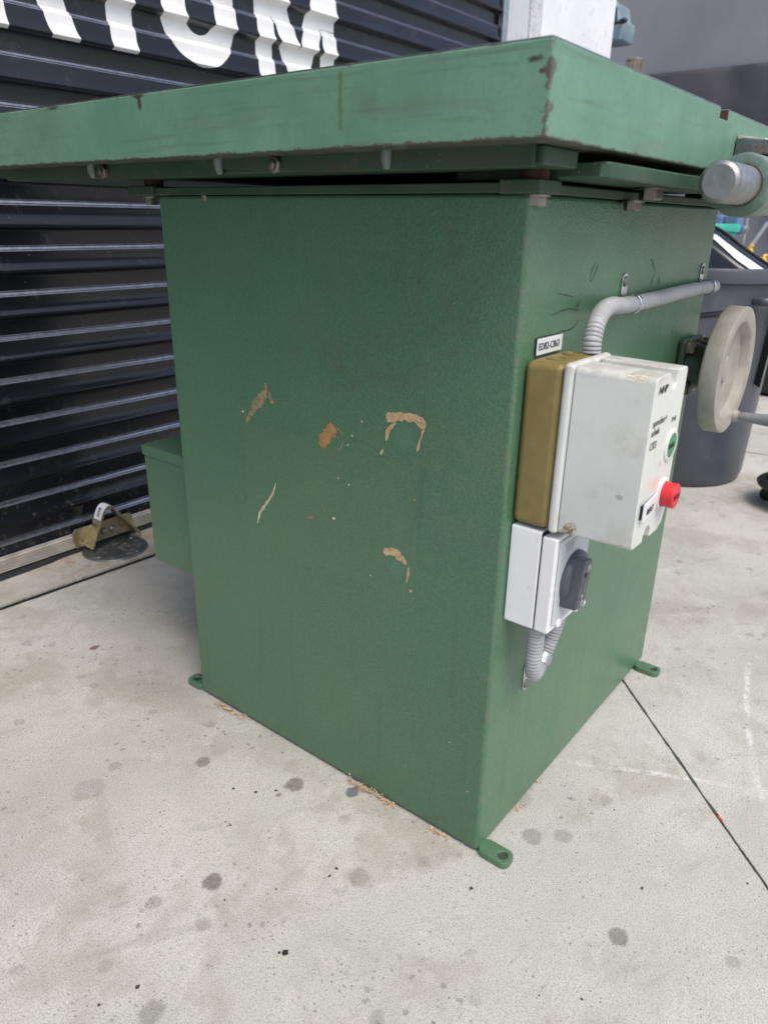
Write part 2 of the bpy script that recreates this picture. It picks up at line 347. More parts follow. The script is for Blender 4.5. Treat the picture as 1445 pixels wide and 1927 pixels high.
MT = dict(
    hammer=green_hammer(), table=green_table(), casting=green_dark(), concrete=concrete(), shutter=shutter_black(),
    wgrey=wall_grey(), wwhite=wall_white("wall_white", (.68, .70, .73), (.78, .79, .81), False), wrough=wall_white("render_grey", (.52, .53, .55), (.62, .63, .65), True),
    wmid=wall_white("reveal_grey", (.50, .51, .53), (.56, .57, .59), False),
    sheet=dark_sheet_mat(), cover=cover_white(),
    steel=metal("bare_steel", (.36, .365, .37), .48, (.20, .19, .18), .45, 60),
    ground_steel=metal("machined_top", (.46, .45, .46), .30, (.12, .09, .07), .30, 25),
    bolt=metal("dull_bolt", (.30, .28, .24), .42, (.17, .11, .07), .45, 120),
    rust=metal("rusty_steel", (.16, .10, .08), .6, (.10, .045, .03), .9, 60),
    galv=metal("galvanised", (.62, .64, .66), .28),
    zinc=metal("dull_zinc", (.50, .52, .53), .38, (.25, .22, .19), .25, 50),
    brass=metal("yellow_passivated", (.56, .50, .33), .36, (.20, .13, .06), .40, 45),
    alu=generic("aluminium_rail", (.52, .49, .43), .40, .25, .5, .12, 25, 200, .1, (.33, .22, .12), .5, 14),
    lip=metal("rubbed_lip", (.31, .315, .345), .29, None, 0, 8, .04),
    plate=metal("floor_plate", (.24, .25, .245), .5, (.15, .09, .06), .45, 60, .4),
    paintw=generic("white_lettering", (.72, .73, .72), .42, 0, .5, .04, 12, 200, .06, (.42, .42, .42), .2, 30),
    olive=generic("olive_plastic", (.205, .158, .052), .42, 0, .5, .07, 40, 400, .08, (.30, .26, .15), .3, 40),
    iso=generic("isolator_white", (.80, .80, .80), .4, 0, .5, .03, 14, 350, .06, (.35, .33, .30), .30, 26),
    isol=generic("isolator_label", (.55, .58, .60), .42, 0, .5, .05, 30, 350, .06, (.35, .33, .30), .4, 60),
    knob=generic("switch_grey", (.075, .085, .094), .34, 0, .5, .12, 40, 300, .08, (.22, .24, .25), .25, 60),
    worn=generic("worn_green", (.13, .20, .165), .45, 0, .5, .2, 40, 200, .2, (.33, .32, .30), .6, 30),
    red=generic("red_button", (.62, .022, .035), .42, 0, .5, .08, 30, 300, .06),
    grn=generic("green_button", (.03, .23, .085), .4, 0, .5, .1, 40, 300, .06),
    orange=generic("orange_tab", (.42, .10, .04), .5),
    ink=generic("black_ink", (.02, .02, .022), .55),
    inkg=generic("grey_ink", (.12, .12, .12), .55),
    conduit=generic("grey_conduit", (.37, .375, .38), .42, 0, .45, .05, 30, 300, .06, (.30, .28, .25), .35, 40),
    lab=generic("engraved_label", (.74, .75, .76), .4, 0, .5, .03),
    wheel=generic("stone_grey_casting", (.315, .292, .250), .5, 0, .4, .10, 35, 500, .15, (.20, .18, .145), .25, 40),
    handle=generic("grey_handle", (.20, .215, .225), .38, 0, .5, .12, 30, 200, .1, (.13, .06, .045), .8, 16),
    rubber=generic("black_rubber", (.012, .012, .013), .6, 0, .4, .2, 30, 200, .2, (.12, .11, .10), .4, 30),
    joint=generic("joint_filler", (.035, .032, .028), .9, 0, .2, .35, 60, 200, .6, (.12, .11, .09), .5, 40),
    bin=generic("bin_grey", (.066, .073, .090), .36, 0, .5, .10, 6, 90, .06, (.14, .15, .17), .45, 7),
    blackp=generic("black_plastic", (.010, .011, .013), .16, 0, .5, .1, 20, 60, .03),
    blackm=generic("black_matt", (.014, .014, .016), .45, 0, .45, .2, 20, 120, .1),
    teal=generic("teal_plastic", (.03, .36, .27), .4, 0, .5, .1, 12, 90, .06),
    blue=generic("machine_blue", (.20, .285, .335), .45, 0, .5, .12, 14, 120, .1, (.08, .08, .09), .3, 20),
    vblue=generic("vise_blue", (.10, .20, .36), .45, 0, .5, .2, 20, 120, .1, (.30, .32, .36), .6, 18),
    beige=generic("beige_motor", (.25, .215, .175), .5, 0, .4, .1, 20, 120, .1),
    yellow=generic("yellow_plastic", (.80, .52, .03), .45, 0, .5, .06),
    whitep=generic("white_plastic", (.78, .79, .80), .4, 0, .5, .04, 8, 60, .04, (.4, .4, .4), .2),
    polem=generic("pole_grey", (.33, .33, .37), .4, 0, .5, .1),
    wood=generic("wood_shaving", (.48, .33, .19), .75, 0, .3, .35, 90, 300, .3),
    grit=generic("dark_grit", (.055, .050, .045), .9, 0, .2, .5, 60),
    dred=generic("dark_red_print", (.16, .012, .016), .5),
    redbit=generic("red_scrap", (.36, .05, .05), .7),
    dust=generic("pale_dust", (.62, .60, .54), .95, 0, .1, .2, 60, 400, .6),
    tan=residue("tan_residue", (.50, .33, .17), (.60, .44, .27), (.20, .115, .05)),
    orng=residue("orange_residue", (.37, .19, .075), (.45, .26, .115), (.16, .07, .03)),
    drab=residue("drab_residue", (.21, .185, .10), (.33, .28, .16), (.075, .10, .06)),
    cream=residue("cream_residue", (.55, .48, .33), (.66, .58, .42), (.22, .20, .12)),
    scuff=residue("dark_scuff", (.045, .062, .05), (.075, .09, .075), (.03, .045, .035)),
    trace=residue("pale_trace", (.10, .20, .15), (.15, .26, .20), (.05, .12, .08)),
)

# ------------------------------------------------------------------ mesh helpers
class MB:
    def __init__(s): s.bm = bmesh.new()
    def quad(s, *co):
        return s.bm.faces.new([s.bm.verts.new(c) for c in co])
    def box(s, x0, x1, y0, y1, z0, z1):
        v = [s.bm.verts.new(c) for c in ((x0,y0,z0),(x1,y0,z0),(x1,y1,z0),(x0,y1,z0),(x0,y0,z1),(x1,y0,z1),(x1,y1,z1),(x0,y1,z1))]
        for f in ((3,2,1,0),(4,5,6,7),(0,1,5,4),(1,2,6,5),(2,3,7,6),(3,0,4,7)): s.bm.faces.new([v[i] for i in f])
        return s
    def loft(s, rings, cap=True, closed=False):
        V = [[s.bm.verts.new(c) for c in r] for r in rings]; n = len(V[0])
        for i in range(len(V)-1 + (1 if closed else 0)):
            a, b = V[i], V[(i+1) % len(V)]
            for j in range(n): s.bm.faces.new((a[j], a[(j+1)%n], b[(j+1)%n], b[j]))
        if cap and not closed:
            s.bm.faces.new(V[0][::-1]); s.bm.faces.new(V[-1])
        return s
    def rev(s, o, ax, prof, n=32, cap=True, closed=False):     # profile [(along axis, radius)]
        o = Vector(o); ax = Vector(ax).normalized(); u = ax.orthogonal().normalized(); v = ax.cross(u)
        return s.loft([[o+ax*h+(u*math.cos(t)+v*math.sin(t))*r for t in [2*math.pi*k/n for k in range(n)]] for h, r in prof], cap, closed)
    def cyl(s, a, b, r, n=24, r2=None):
        a = Vector(a); b = Vector(b); return s.rev(a, b-a, [(0, r), ((b-a).length, r if r2 is None else r2)], n)
    def tube(s, pts, r, n=14, rad=None, cap=True):
        pts = [Vector(p) for p in pts]; N = len(pts)
        t0 = (pts[1]-pts[0]).normalized(); u = t0.orthogonal().normalized(); rings = []
        for i, p in enumerate(pts):
            t = (pts[min(i+1, N-1)]-pts[max(i-1, 0)]).normalized()
            u = (u - t*u.dot(t)).normalized(); v = t.cross(u)
            rr = rad(i) if rad else r
            rings.append([p+(u*math.cos(2*math.pi*k/n)+v*math.sin(2*math.pi*k/n))*rr for k in range(n)])
        return s.loft(rings, cap)
    def prism(s, poly, d0, d1, plane='xz', scale1=None):     # extrude a 2-D outline; plane names the two outline axes
        def P(a, b, d): return {'xz': (a, d, b), 'yz': (d, a, b), 'xy': (a, b, d)}[plane]
        ca = sum(p[0] for p in poly)/len(poly); cb = sum(p[1] for p in poly)/len(poly)
        k = scale1 or (1, 1)
        return s.loft([[P(a, b, d0) for a, b in poly], [P(ca+(a-ca)*k[0], cb+(b-cb)*k[1], d1) for a, b in poly]])
    def plate(s, a0, a1, b0, b1, d0, d1, hole, hr, plane='xy', rnd_=.006, n=40):   # rounded plate with one hole
        outer, inner = [], []
        for k in range(n):
            t = 2*math.pi*k/n; dx, dy = math.cos(t), math.sin(t)
            tx = ((a1 if dx > 0 else a0)-hole[0])/dx if abs(dx) > 1e-9 else 1e9
            ty = ((b1 if dy > 0 else b0)-hole[1])/dy if abs(dy) > 1e-9 else 1e9
            q = min(tx, ty); x, y = hole[0]+dx*q, hole[1]+dy*q
            for cxx, sx in ((a0+rnd_, -1), (a1-rnd_, 1)):
                for cyy, sy in ((b0+rnd_, -1), (b1-rnd_, 1)):
                    if (x-cxx)*sx > 0 and (y-cyy)*sy > 0:
                        L = math.hypot(x-cxx, y-cyy)
                        if L > rnd_: x, y = cxx+(x-cxx)*rnd_/L, cyy+(y-cyy)*rnd_/L
            outer.append((x, y)); inner.append((hole[0]+dx*hr, hole[1]+dy*hr))
        def P(a, b, d): return {'xz': (a, d, b), 'yz': (d, a, b), 'xy': (a, b, d)}[plane]
        return s.loft([[P(*p, d0) for p in outer], [P(*p, d1) for p in outer], [P(*p, d1) for p in inner], [P(*p, d0) for p in inner]], closed=True)
    def build(s, name, mat, parent=None, bevel=0, seg=2, smooth=True, ang=35, label=None):
        bmesh.ops.recalc_face_normals(s.bm, faces=s.bm.faces)
        lo = Vector((min(v.co.x for v in s.bm.verts), min(v.co.y for v in s.bm.verts), min(v.co.z for v in s.bm.verts)))
        hi = Vector((max(v.co.x for v in s.bm.verts), max(v.co.y for v in s.bm.verts), max(v.co.z for v in s.bm.verts)))
        c = Vector(((lo.x+hi.x)/2, (lo.y+hi.y)/2, lo.z))
        for v in s.bm.verts: v.co -= c
        me = bpy.data.meshes.new(name); s.bm.to_mesh(me); s.bm.free()
        if smooth:
            for p in me.polygons: p.use_smooth = True
            me.set_sharp_from_angle(angle=R(ang))
        o = bpy.data.objects.new(name, me); COL.objects.link(o); o.location = c
        me.materials.append(MT[mat] if isinstance(mat, str) else mat)
        if bevel:
            b = o.modifiers.new("bevel", 'BEVEL'); b.width = bevel; b.segments = seg; b.limit_method = 'ANGLE'; b.angle_limit = R(40); b.harden_normals = True
        if parent is not None: attach(o, parent)
        if label: o["label"] = label
        return o

def wmat(o):
    m = o.matrix_basis.copy()
    if o.parent: m = wmat(o.parent) @ o.matrix_parent_inverse @ m
    return m
def attach(o, parent):
    o.parent = parent; o.matrix_parent_inverse = wmat(parent).inverted()
def tag(o, label, cat=None, group=None, kind=None):
    o["label"] = label
    if cat: o["category"] = cat
    if group: o["group"] = group
    if kind: o["kind"] = kind
    return o
def thing(name, loc, label, cat, group=None):
    o = bpy.data.objects.new(name, None); COL.objects.link(o); o.location = loc; o.empty_display_size = .1
    return tag(o, label, cat, group)
def structure(o): o["kind"] = "structure"; return o
def dupe(o, parent, loc):
    c = o.copy(); COL.objects.link(c); c.parent = parent; c.matrix_parent_inverse = o.matrix_parent_inverse; c.location = loc; return c
def spline(pts, step=.0015):
    pts = [Vector(p) for p in pts]; P = [2*pts[0]-pts[1]]+pts+[2*pts[-1]-pts[-2]]; out = []
    for i in range(1, len(P)-2):
        a, b, c, d = P[i-1:i+3]; n = max(2, int((c-b).length/step))
        for k in range(n):
            t = k/n; out.append(.5*((2*b)+(c-a)*t+(2*a-5*b+4*c-d)*t*t+(3*b-a-3*c+d)*t**3))
    out.append(pts[-1]); return out
def text(body, loc, size, mat, parent, rot=(R(90), 0, 0), name="lettering", shear=0, sx=1, extr=.0002, bold=0):
    cu = bpy.data.curves.new("t", 'FONT'); cu.body = body; cu.size = size; cu.shear = shear; cu.extrude = extr; cu.offset = bold; cu.resolution_u = 3
    t = bpy.data.objects.new("t", cu); COL.objects.link(t)
    bpy.context.view_layer.update()
    me = bpy.data.meshes.new_from_object(t.evaluated_get(bpy.context.evaluated_depsgraph_get()))
    bpy.data.objects.remove(t); bpy.data.curves.remove(cu)
    for v in me.vertices: v.co.x *= sx
    me.name = name; me.materials.clear(); me.materials.append(MT[mat])
    o = bpy.data.objects.new(name, me); COL.objects.link(o); o.location = loc; o.rotation_euler = rot
    attach(o, parent); return o
def hexbolt(m, c, ax, r, h, washer=0):
    c = Vector(c); ax = Vector(ax).normalized()
    if washer: m.rev(c, ax, [(0, washer), (.0018, washer)], 20); c = c+ax*.0018
    m.rev(c, ax, [(0, r), (h*.85, r), (h, r*.82)], 6)
    return m

# ------------------------------------------------------------------ ground: concrete slabs with open joints
g0 = MB(); g0.quad((-60,-60,-.02),(60,-60,-.02),(60,60,-.02),(-60,60,-.02))
ground = structure(g0.build("ground", "joint", smooth=False)); ground["label"] = "pale stained concrete yard cut by narrow joints"
def clip(poly, a, n, off):
    out = []; n = Vector(n).normalized()
    d = [(Vector(p)-Vector(a)).dot(n)-off for p in poly]
    for i in range(len(poly)):
        j = (i+1) % len(poly)
        if d[i] >= 0: out.append(poly[i])
        if (d[i] >= 0) != (d[j] >= 0):
            t = d[i]/(d[i]-d[j]); out.append(tuple(Vector(poly[i]).lerp(Vector(poly[j]), t)))
    return out
polys = [[(-60,-60),(60,-60),(60,60),(-60,60)]]
JL = [((-.081,1.093), (.278,1.073), .0105), ((.484,-.009), (.181,-.306), .0022), ((2.149,.233), (2.175,.08), .006), ((-2.2, 0), (-2.21, 1), .004)]
for a, b, hw in JL:
    dx, dy = b[0]-a[0], b[1]-a[1]; nn = (-dy, dx); new = []
    for q in polys:
        for sgn in (1, -1):
            r = clip(q, a, (nn[0]*sgn, nn[1]*sgn), hw)
            if len(r) > 2 and abs(sum(r[i][0]*r[(i+1)%len(r)][1]-r[(i+1)%len(r)][0]*r[i][1] for i in range(len(r)))) > .01: new.append(r)
    polys = new
for q in polys:
    # slightly ragged arrises near the camera: subdivide edges and jitter
    pts = []
    for i in range(len(q)):
        a = Vector(q[i]); b = Vector(q[(i+1)%len(q)]); pts.append(tuple(a)); L = (b-a).length
        if L < 1e-6: continue
        lo = max(0, (Vector((.3,.3))-a).dot((b-a)/L)-2.2); hi = min(L, (Vector((.3,.3))-a).dot((b-a)/L)+2.2)
        mid = a+(b-a)*((lo+hi)/2/L)
        if hi > lo and (mid-Vector((.3,.3))).length < 3 and L > 1:
            nrm = Vector((-(b-a).y, (b-a).x))/L; k = int((hi-lo)/.012)
            for j in range(1, k):
                p = a+(b-a)/L*(lo+(hi-lo)*j/k)
                p += nrm*(.0016*mnoise.noise(Vector((p.x*60, p.y*60, 3)))+.0010*mnoise.noise(Vector((p.x*200, p.y*200, 8)))); pts.append((p.x, p.y))
    m = MB(); m.prism(pts, -.018, 0, 'xy'); m.build("slab", "concrete", ground, smooth=False)
# the wide joint's flexible filler strip
m = MB(); n = 60
for i in range(n):
    x0, x1 = -2+4*i/n, -2+4*(i+1)/n
    f = lambda x: 1.093+(x+.081)*(1.073-1.093)/.359
    m.quad((x0, f(x0)-.0085, -.004), (x1, f(x1)-.0085, -.004), (x1, f(x1)+.0080, -.0035), (x0, f(x0)+.0080, -.0035))
m.build("joint_strip", "rubber", ground, smooth=False)

# ------------------------------------------------------------------ roller shutter
SY, PER, SX0, SX1 = 1.240, .0877, -2.4, 1.988
shutter = thing("roller_shutter", (0, SY, 0), "black ribbed steel roller shutter with big white painted letters", "shutter")
# one period going down from the lip; (dz, outward)
prof = [(0, 0), (.0008, .0004), (.0018, .0026), (.0028, .0044), (.0038, .0050), (.0066, .0054), (.0076, .0064), (.0086, .0084), (.0098, .0096), (.0108, .0098),
        (.018, .0099), (.026, .0103), (.032, .0113), (.037, .0129), (.041, .0150), (.0445, .0174), (.0468, .0186), (.0482, .0186), (.0494, .0176),
        (.056, .0040), (.0575, .0016), (.0595, .0004), (.062, 0), (.0877, 0)]
LIP = 9               # the first segments are the lip, rubbed down to bare metal
ZL0 = .781            # height of one lip
def slat_mesh():
    m = MB(); rings = [[(SX0, -d, -z), (SX1, -d, -z)] for z, d in prof]
    V = [[m.bm.verts.new(c) for c in r] for r in rings]
    for i in range(len(V)-1): m.bm.faces.new((V[i][0], V[i+1][0], V[i+1][1], V[i][1]))
    # back skin, so that the sheet has thickness
    B = [[m.bm.verts.new((c[0], c[1]+.0012, c[2])) for c in r] for r in rings]
    for i in range(len(B)-1): m.bm.faces.new((B[i][1], B[i+1][1], B[i+1][0], B[i][0]))
    return m
def wear(o, nseg):
    o.data.materials.append(MT["lip"])
    for p in o.data.polygons[:nseg]: p.material_index = 1
proto = slat_mesh().build("slat", "shutter", shutter, ang=60); wear(proto, LIP)
base_loc = proto.location.copy()
k0 = -round((ZL0-.16)/PER)
first = True
for k in range(-8, 22):
    zl = ZL0+k*PER
    loc = base_loc+Vector((0, SY, zl))
    if zl < .10: continue
    if first: proto.location = loc; first = False; lowest = zl
    else: dupe(proto, shutter, loc)
zb = .0445
V0 = lowest-PER; m = MB(); pp = [(z, d) for z, d in prof if z < .034]
for xa, xb in ((SX0, SX1),):
    rings = [[(xa, SY-d, V0-z), (xb, SY-d, V0-z)] for z, d in pp]
    V = [[m.bm.verts.new(c) for c in r] for r in rings]
    for i in range(len(V)-1): m.bm.faces.new((V[i][0], V[i+1][0], V[i+1][1], V[i][1]))
wear(m.build("slat", "shutter", shutter, ang=60), LIP)
# bottom rail: ribbed aluminium extrusion and rubber weather strip
m = MB(); ro = [(.012, -.016)]
for i in range(6):
    z = .0135+i*.0050; ro += [(z, -.0185), (z+.0030, -.0185), (z+.0034, -.0155), (z+.0047, -.0155)]
ro += [(zb+.002, -.016), (zb+.002, .006), (.012, .006)]
m.prism([(SY+d, z) for z, d in ro], SX0, SX1, 'yz'); m.build("bottom_rail", "alu", shutter, smooth=False)
m = MB(); rings = []
for i in range(161):
    x = SX0+(SX1-SX0)*i/160; wv = .006*max(0, math.sin((x+.35)*5.5)) if x < .12 else 0
    rings.append([(x, SY-.008-wv*.3, .0125), (x, SY-.020-wv, .0075), (x, SY-.022-wv*1.6, .002), (x, SY+.004, .001), (x, SY+.005, .0125)])
m.loft(rings); m.build("weather_strip", "rubber", shutter, ang=60)
# side guide channel
m = MB(); m.prism([(SX1-.004, SY-.022), (SX1+.030, SY-.022), (SX1+.030, SY+.03), (SX1-.004, SY+.03), (SX1-.004, SY+.012), (SX1+.022, SY+.012), (SX1+.022, SY-.014), (SX1-.004, SY-.014)], .0, 2.62, 'xy')
m.build("guide_channel", "zinc", shutter, bevel=.0015)
# painted letters that follow the ribs
def off_at(z):
    t = (ZL0-z) % PER
    for (a, d0), (b, d1) in zip(prof, prof[1:]):
        if a <= t <= b: return d0+(d1-d0)*(t-a)/(b-a)
    return 0
def union(iv):
    iv = sorted(i for i in iv if i[1] > i[0]); out = []
    for a, b in iv:
        if out and a <= out[-1][1]: out[-1][1] = max(out[-1][1], b)
        else: out.append([a, b])
    return out
CAP, BASE = .30, 1.0785
def L_R(z):
    iv = [(0, .062)]
    if z > .13*CAP/.3:
        c, ro, ri = .215, .085, .028; dz = z-c
        xr = .125+math.sqrt(max(0, ro*ro-dz*dz)) if abs(dz) < ro else 0
        if abs(dz) >= ri: iv.append((0, xr))
        else: iv.append((.125+math.sqrt(max(0, ri*ri-dz*dz)), xr))
    else: iv.append((.150-z*.28, .210-z*.28))
    return union(iv)
def L_I(z): return [(0, .062)]
def L_U(z):
    Wd, st, ro = .215, .066, .1075
    if z >= ro: return [(0, st), (Wd-st, Wd)]
    o = math.sqrt(max(0, ro*ro-(ro-z)**2)); ri = ro-st; zi = z-st
    if zi > 0:
        i = math.sqrt(max(0, ri*ri-(ri-zi)**2)) if zi < ri else ri
        return [(ro-o, ro-i), (ro+i, ro+o)]
    return [(ro-o, ro+o)]
def L_M(z):
    Wd, st = .292, .056; u = 1-z/CAP
    c = .03+(Wd/2-.03)*u
    return union([(0, st), (Wd-st, Wd), (c-.033, c+.033), (Wd-c-.033, Wd-c+.033)])
for ch, fn, x0 in (("R", L_R, .128), ("I", L_I, .412), ("U", L_U, .545), ("M", L_M, .828)):
    zs = set(); z = BASE
    while z < BASE+CAP: zs.add(round(z, 5)); z += .0015
    kk = ZL0
    while kk < BASE+CAP+PER:
        for a, d in prof:
            if BASE < kk-a < BASE+CAP: zs.add(round(kk-a, 5))
        kk += PER
    zs = sorted(zs); m = MB()
    for a, b in zip(zs, zs[1:]):
        if b-a < 1e-5: continue
        ia, ib = fn(a-BASE), fn(b-BASE)
        if len(ia) != len(ib): ia = ib = fn((a+b)/2-BASE)
        for (p0, p1), (q0, q1) in zip(ia, ib):
            j = lambda x, zz: x0+x+.0006*mnoise.noise(Vector((x*90, zz*90, 1)))
            m.quad((j(p0, a), SY-off_at(a)-.0007, a), (j(p1, a), SY-off_at(a)-.0007, a), (j(q1, b), SY-off_at(b)-.0007, b), (j(q0, b), SY-off_at(b)-.0007, b))
    bmesh.ops.remove_doubles(m.bm, verts=m.bm.verts, dist=1e-6)
    m.build("letter", "paintw", shutter, ang=60, label="white painted letter " + ch)
# hasp bolted on the bottom rail
HY = 1.221
m = MB(); m.prism([(.164, .012), (.315, .012), (.322, .052), (.312, .060), (.168, .060), (.160, .050)], HY-.004, HY+.0005, 'xz')
hasp = m.build("lock_bracket", "brass", shutter, bevel=.001, label="yellow passivated lock bracket with a bent strap on the bottom rail")
# V-shaped strap: flat bar 34 mm wide bent over, standing out from the plate
path = spline([(.188, 0, .010), (.2045, 0, .042), (.221, 0, .078), (.230, 0, .096), (.2405, 0, .104), (.2525, 0, .099), (.270, 0, .076), (.296, 0, .042), (.321, 0, .009)], .004)
m = MB(); rings = []
for i, p in enumerate(path):
    t = (path[min(i+1, len(path)-1)]-path[max(i-1, 0)]).normalized(); nrm = Vector((-t.z, 0, t.x))
    o_, i_ = p+nrm*.0028, p-nrm*.0028; y0, y1 = HY-.036, HY-.004
    rings.append([(o_.x, y0, o_.z), (i_.x, y0, i_.z), (i_.x, y1, i_.z), (o_.x, y1, o_.z)])
m.loft(rings); m.build("strap", "brass", hasp, bevel=.0008)
m = MB()
for i in range(len(path)):
    pass
idx = [i for i, p in enumerate(path) if p.x < .250 and p.z > .072]
for a, b in zip(idx, idx[1:]):
    c = []
    for i in (a, b):
        t = (path[i+1]-path[i-1]).normalized(); q = path[i]+Vector((-t.z, 0, t.x))*.0033; c.append(q)
    m.quad((c[0].x, HY-.0355, c[0].z), (c[0].x, HY-.006, c[0].z), (c[1].x, HY-.006, c[1].z), (c[1].x, HY-.0355, c[1].z))
m.build("sticker", "lab", hasp)
i = idx[len(idx)//3]; t = (path[i+1]-path[i-1]).normalized(); q = path[i]+Vector((-t.z, 0, t.x))*.0037+Vector((0, HY, 0))
ang = math.atan2(t.z, t.x)
Mx = Matrix((Vector((t.x, 0, t.z)), Vector((0, 1, 0)), Vector((-t.z, 0, t.x)))).transposed()
xt = text("XTR", q-Vector((t.x, 0, t.z))*.010+Vector((0, -.026, 0)), .012, "ink", hasp, Mx.to_euler(), "sticker_print", bold=.0004)
m = MB()
for bx in (.238, .262): m.rev((bx, HY-.004, .034), (0, -1, 0), [(0, .009), (.003, .0085), (.006, .006), (.007, .002)], 18)
m.build("bolt_heads", "zinc", hasp)

# ------------------------------------------------------------------ floor plate under the hasp
m = MB(); m.rev((.238, 1.172, .0), (0, 0, 1), [(0, .076), (.003, .0755), (.0045, .073), (.0045, .001)], 48)
fp = tag(m.build("floor_plate", "plate", bevel=0, ang=50), "round dark steel cover plate in the concrete under the lock bracket", "plate")
for x, y, sx_, sy_ in ((.20, 1.165, .022, .006), (.262, 1.158, .016, .007), (.245, 1.185, .02, .005), (.29, 1.172, .006, .012)):
    m = MB(); m.box(x-sx_/2, x+sx_/2, y-sy_/2, y+sy_/2, .0045, .007); m.build("boss", "plate", fp, bevel=.001)
for a in (20, 110, 200, 290):
    m = MB(); m.rev((.238+.062*math.cos(R(a)), 1.172+.062*math.sin(R(a)), .0045), (0,0,1), [(0, .005), (.0012, .0045), (.0015, .001)], 14); m.build("screw", "zinc", fp)

# ------------------------------------------------------------------ building: pillar and side wall
m = MB(); m.box(2.289, 2.945, SY-.012, SY+.42, 0, 3.4)
pil = tag(m.build("wall_pillar", "wwhite", bevel=.006), "scuffed white painted pillar beside the black roller shutter", "pillar")
m = MB(); m.box(2.208, 2.2885, SY-.006, SY+.3, 0, 3.4); m.build("render_strip", "wrough", pil, bevel=.003)
m = MB(); m.box(2.020, 2.2075, SY+.002, SY+.3, 0, 3.4); m.build("reveal", "wmid", pil, bevel=.003)
m = MB(); m.box(5.0, 5.25, .30, 6.5, 0, 3.6)
wallo = tag(m.build("side_wall", "wgrey", smooth=False), "grey rendered side wall behind the rubbish bin and machines", "wall")
m = MB(); rings = []
for i in range(41):
    y = 2.6-2.2*i/40; wv = .012*math.sin(y*9)+.006*math.sin(y*23+1)
    top = 1.700+.004*math.sin(y*3); zb_ = 1.02+.01*math.sin(y*6) if y > .95 else 1.02-(.95-y)*2.2 if y > .5 else .03
    rings.append([(4.975-wv*.2, y, top), (4.955-wv, y, top-.03), (4.95-wv, y, (top+zb_)/2), (4.945-wv, y, zb_), (4.962-wv*.5, y, zb_), (4.99, y, top)])
m.loft(rings); tag(m.build("hanging_sheet", "sheet", ang=60), "dark grey woven sheet hung along the grey wall", "sheet")

# ------------------------------------------------------------------ things behind, right to left
BX, BY = 1.80, .36
bin_ = thing("rubbish_bin", (BX, BY, 0), "large round grey plastic rubbish bin standing on the concrete", "bin")
m = MB(); m.rev((BX, BY, 0), (0, 0, 1), [(0, .205), (.006, .214), (.03, .220), (.595, .240), (.602, .240), (.602, .2405), (.604, .2365), (.604, .232), (.03, .212), (.02, .01)], 72)
m.build("body", "bin", bin_, ang=50)
m = MB(); m.rev((BX, BY, .602), (0, 0, 1), [(0, .2412), (.004, .252), (.034, .254), (.042, .250), (.043, .240), (.036, .236), (0, .236)], 72, cap=False, closed=True)
m.build("rim", "bin", bin_, ang=50)
for a in (R(250), R(70)):
    c = Vector((BX+.262*math.cos(a), BY+.262*math.sin(a), .56)); tgt = Vector((-math.sin(a), math.cos(a), 0)); o_ = Vector((math.cos(a), math.sin(a), 0))
    m = MB(); m.tube(spline([c-tgt*.06-o_*.03, c-tgt*.055, c+o_*.012, c+tgt*.055, c+tgt*.06-o_*.03], .006), .011, 10); m.build("grip", "bin", bin_)
# black moulded panel leaning out of the bin
panel = thing("black_panel", (1.76, .33, .25), "glossy black moulded panel sticking out of the grey rubbish bin", "panel")
top = [(.62, .80), (.42, .762), (.335, .738), (.26, .690), (.175, .641), (.12, .610)]
m = MB(); rings = []
for y, z in top:
    rings.append([(1.845, y, z-.004), (1.838, y, z), (1.828, y, z-.001), (1.800, y-.004, z-.016), (1.752, y-.010, z-.034), (1.740, y-.012, z-.050), (1.735, y, max(.25, z-.30)), (1.750, y, max(.25, z-.30)), (1.760, y-.006, z-.05), (1.815, y, z-.022)])
m.loft(rings); m.build("shell", "blackp", panel, ang=70)
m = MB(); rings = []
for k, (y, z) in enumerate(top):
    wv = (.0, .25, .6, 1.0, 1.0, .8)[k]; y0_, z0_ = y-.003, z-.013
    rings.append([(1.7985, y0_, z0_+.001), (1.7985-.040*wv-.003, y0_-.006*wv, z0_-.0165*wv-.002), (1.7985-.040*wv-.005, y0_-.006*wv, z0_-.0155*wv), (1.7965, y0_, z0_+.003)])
m.loft(rings); m.build("painted_reflection", "whitep", panel, ang=60)  # white strip stands in for the sky reflection on the glossy black shell
m = MB(); m.tube(spline([(1.842, y, z+.003) for y, z in top], .01), .0045, 8); m.build("edge_bead", "blackm", panel)
# teal barrel
tb = thing("plastic_barrel", (2.62, .64, 0), "teal green plastic barrel behind the grey rubbish bin", "barrel")
m = MB(); m.rev((2.62, .64, 0), (0, 0, 1), [(0, .13), (.02, .14), (.63, .146), (.655, .150), (.675, .146), (.69, .150), (.71, .146), (.725, .148), (.725, .138), (.03, .13), (.03, .01)], 48); m.build("body", "teal", tb, ang=40)
m = MB(); m.rev((2.62, .64, .725), (0, 0, 1), [(0, .150), (.006, .160), (.026, .161), (.034, .156), (.034, .144), (0, .140)], 48, cap=False, closed=True); m.build("rim", "teal", tb, ang=50)
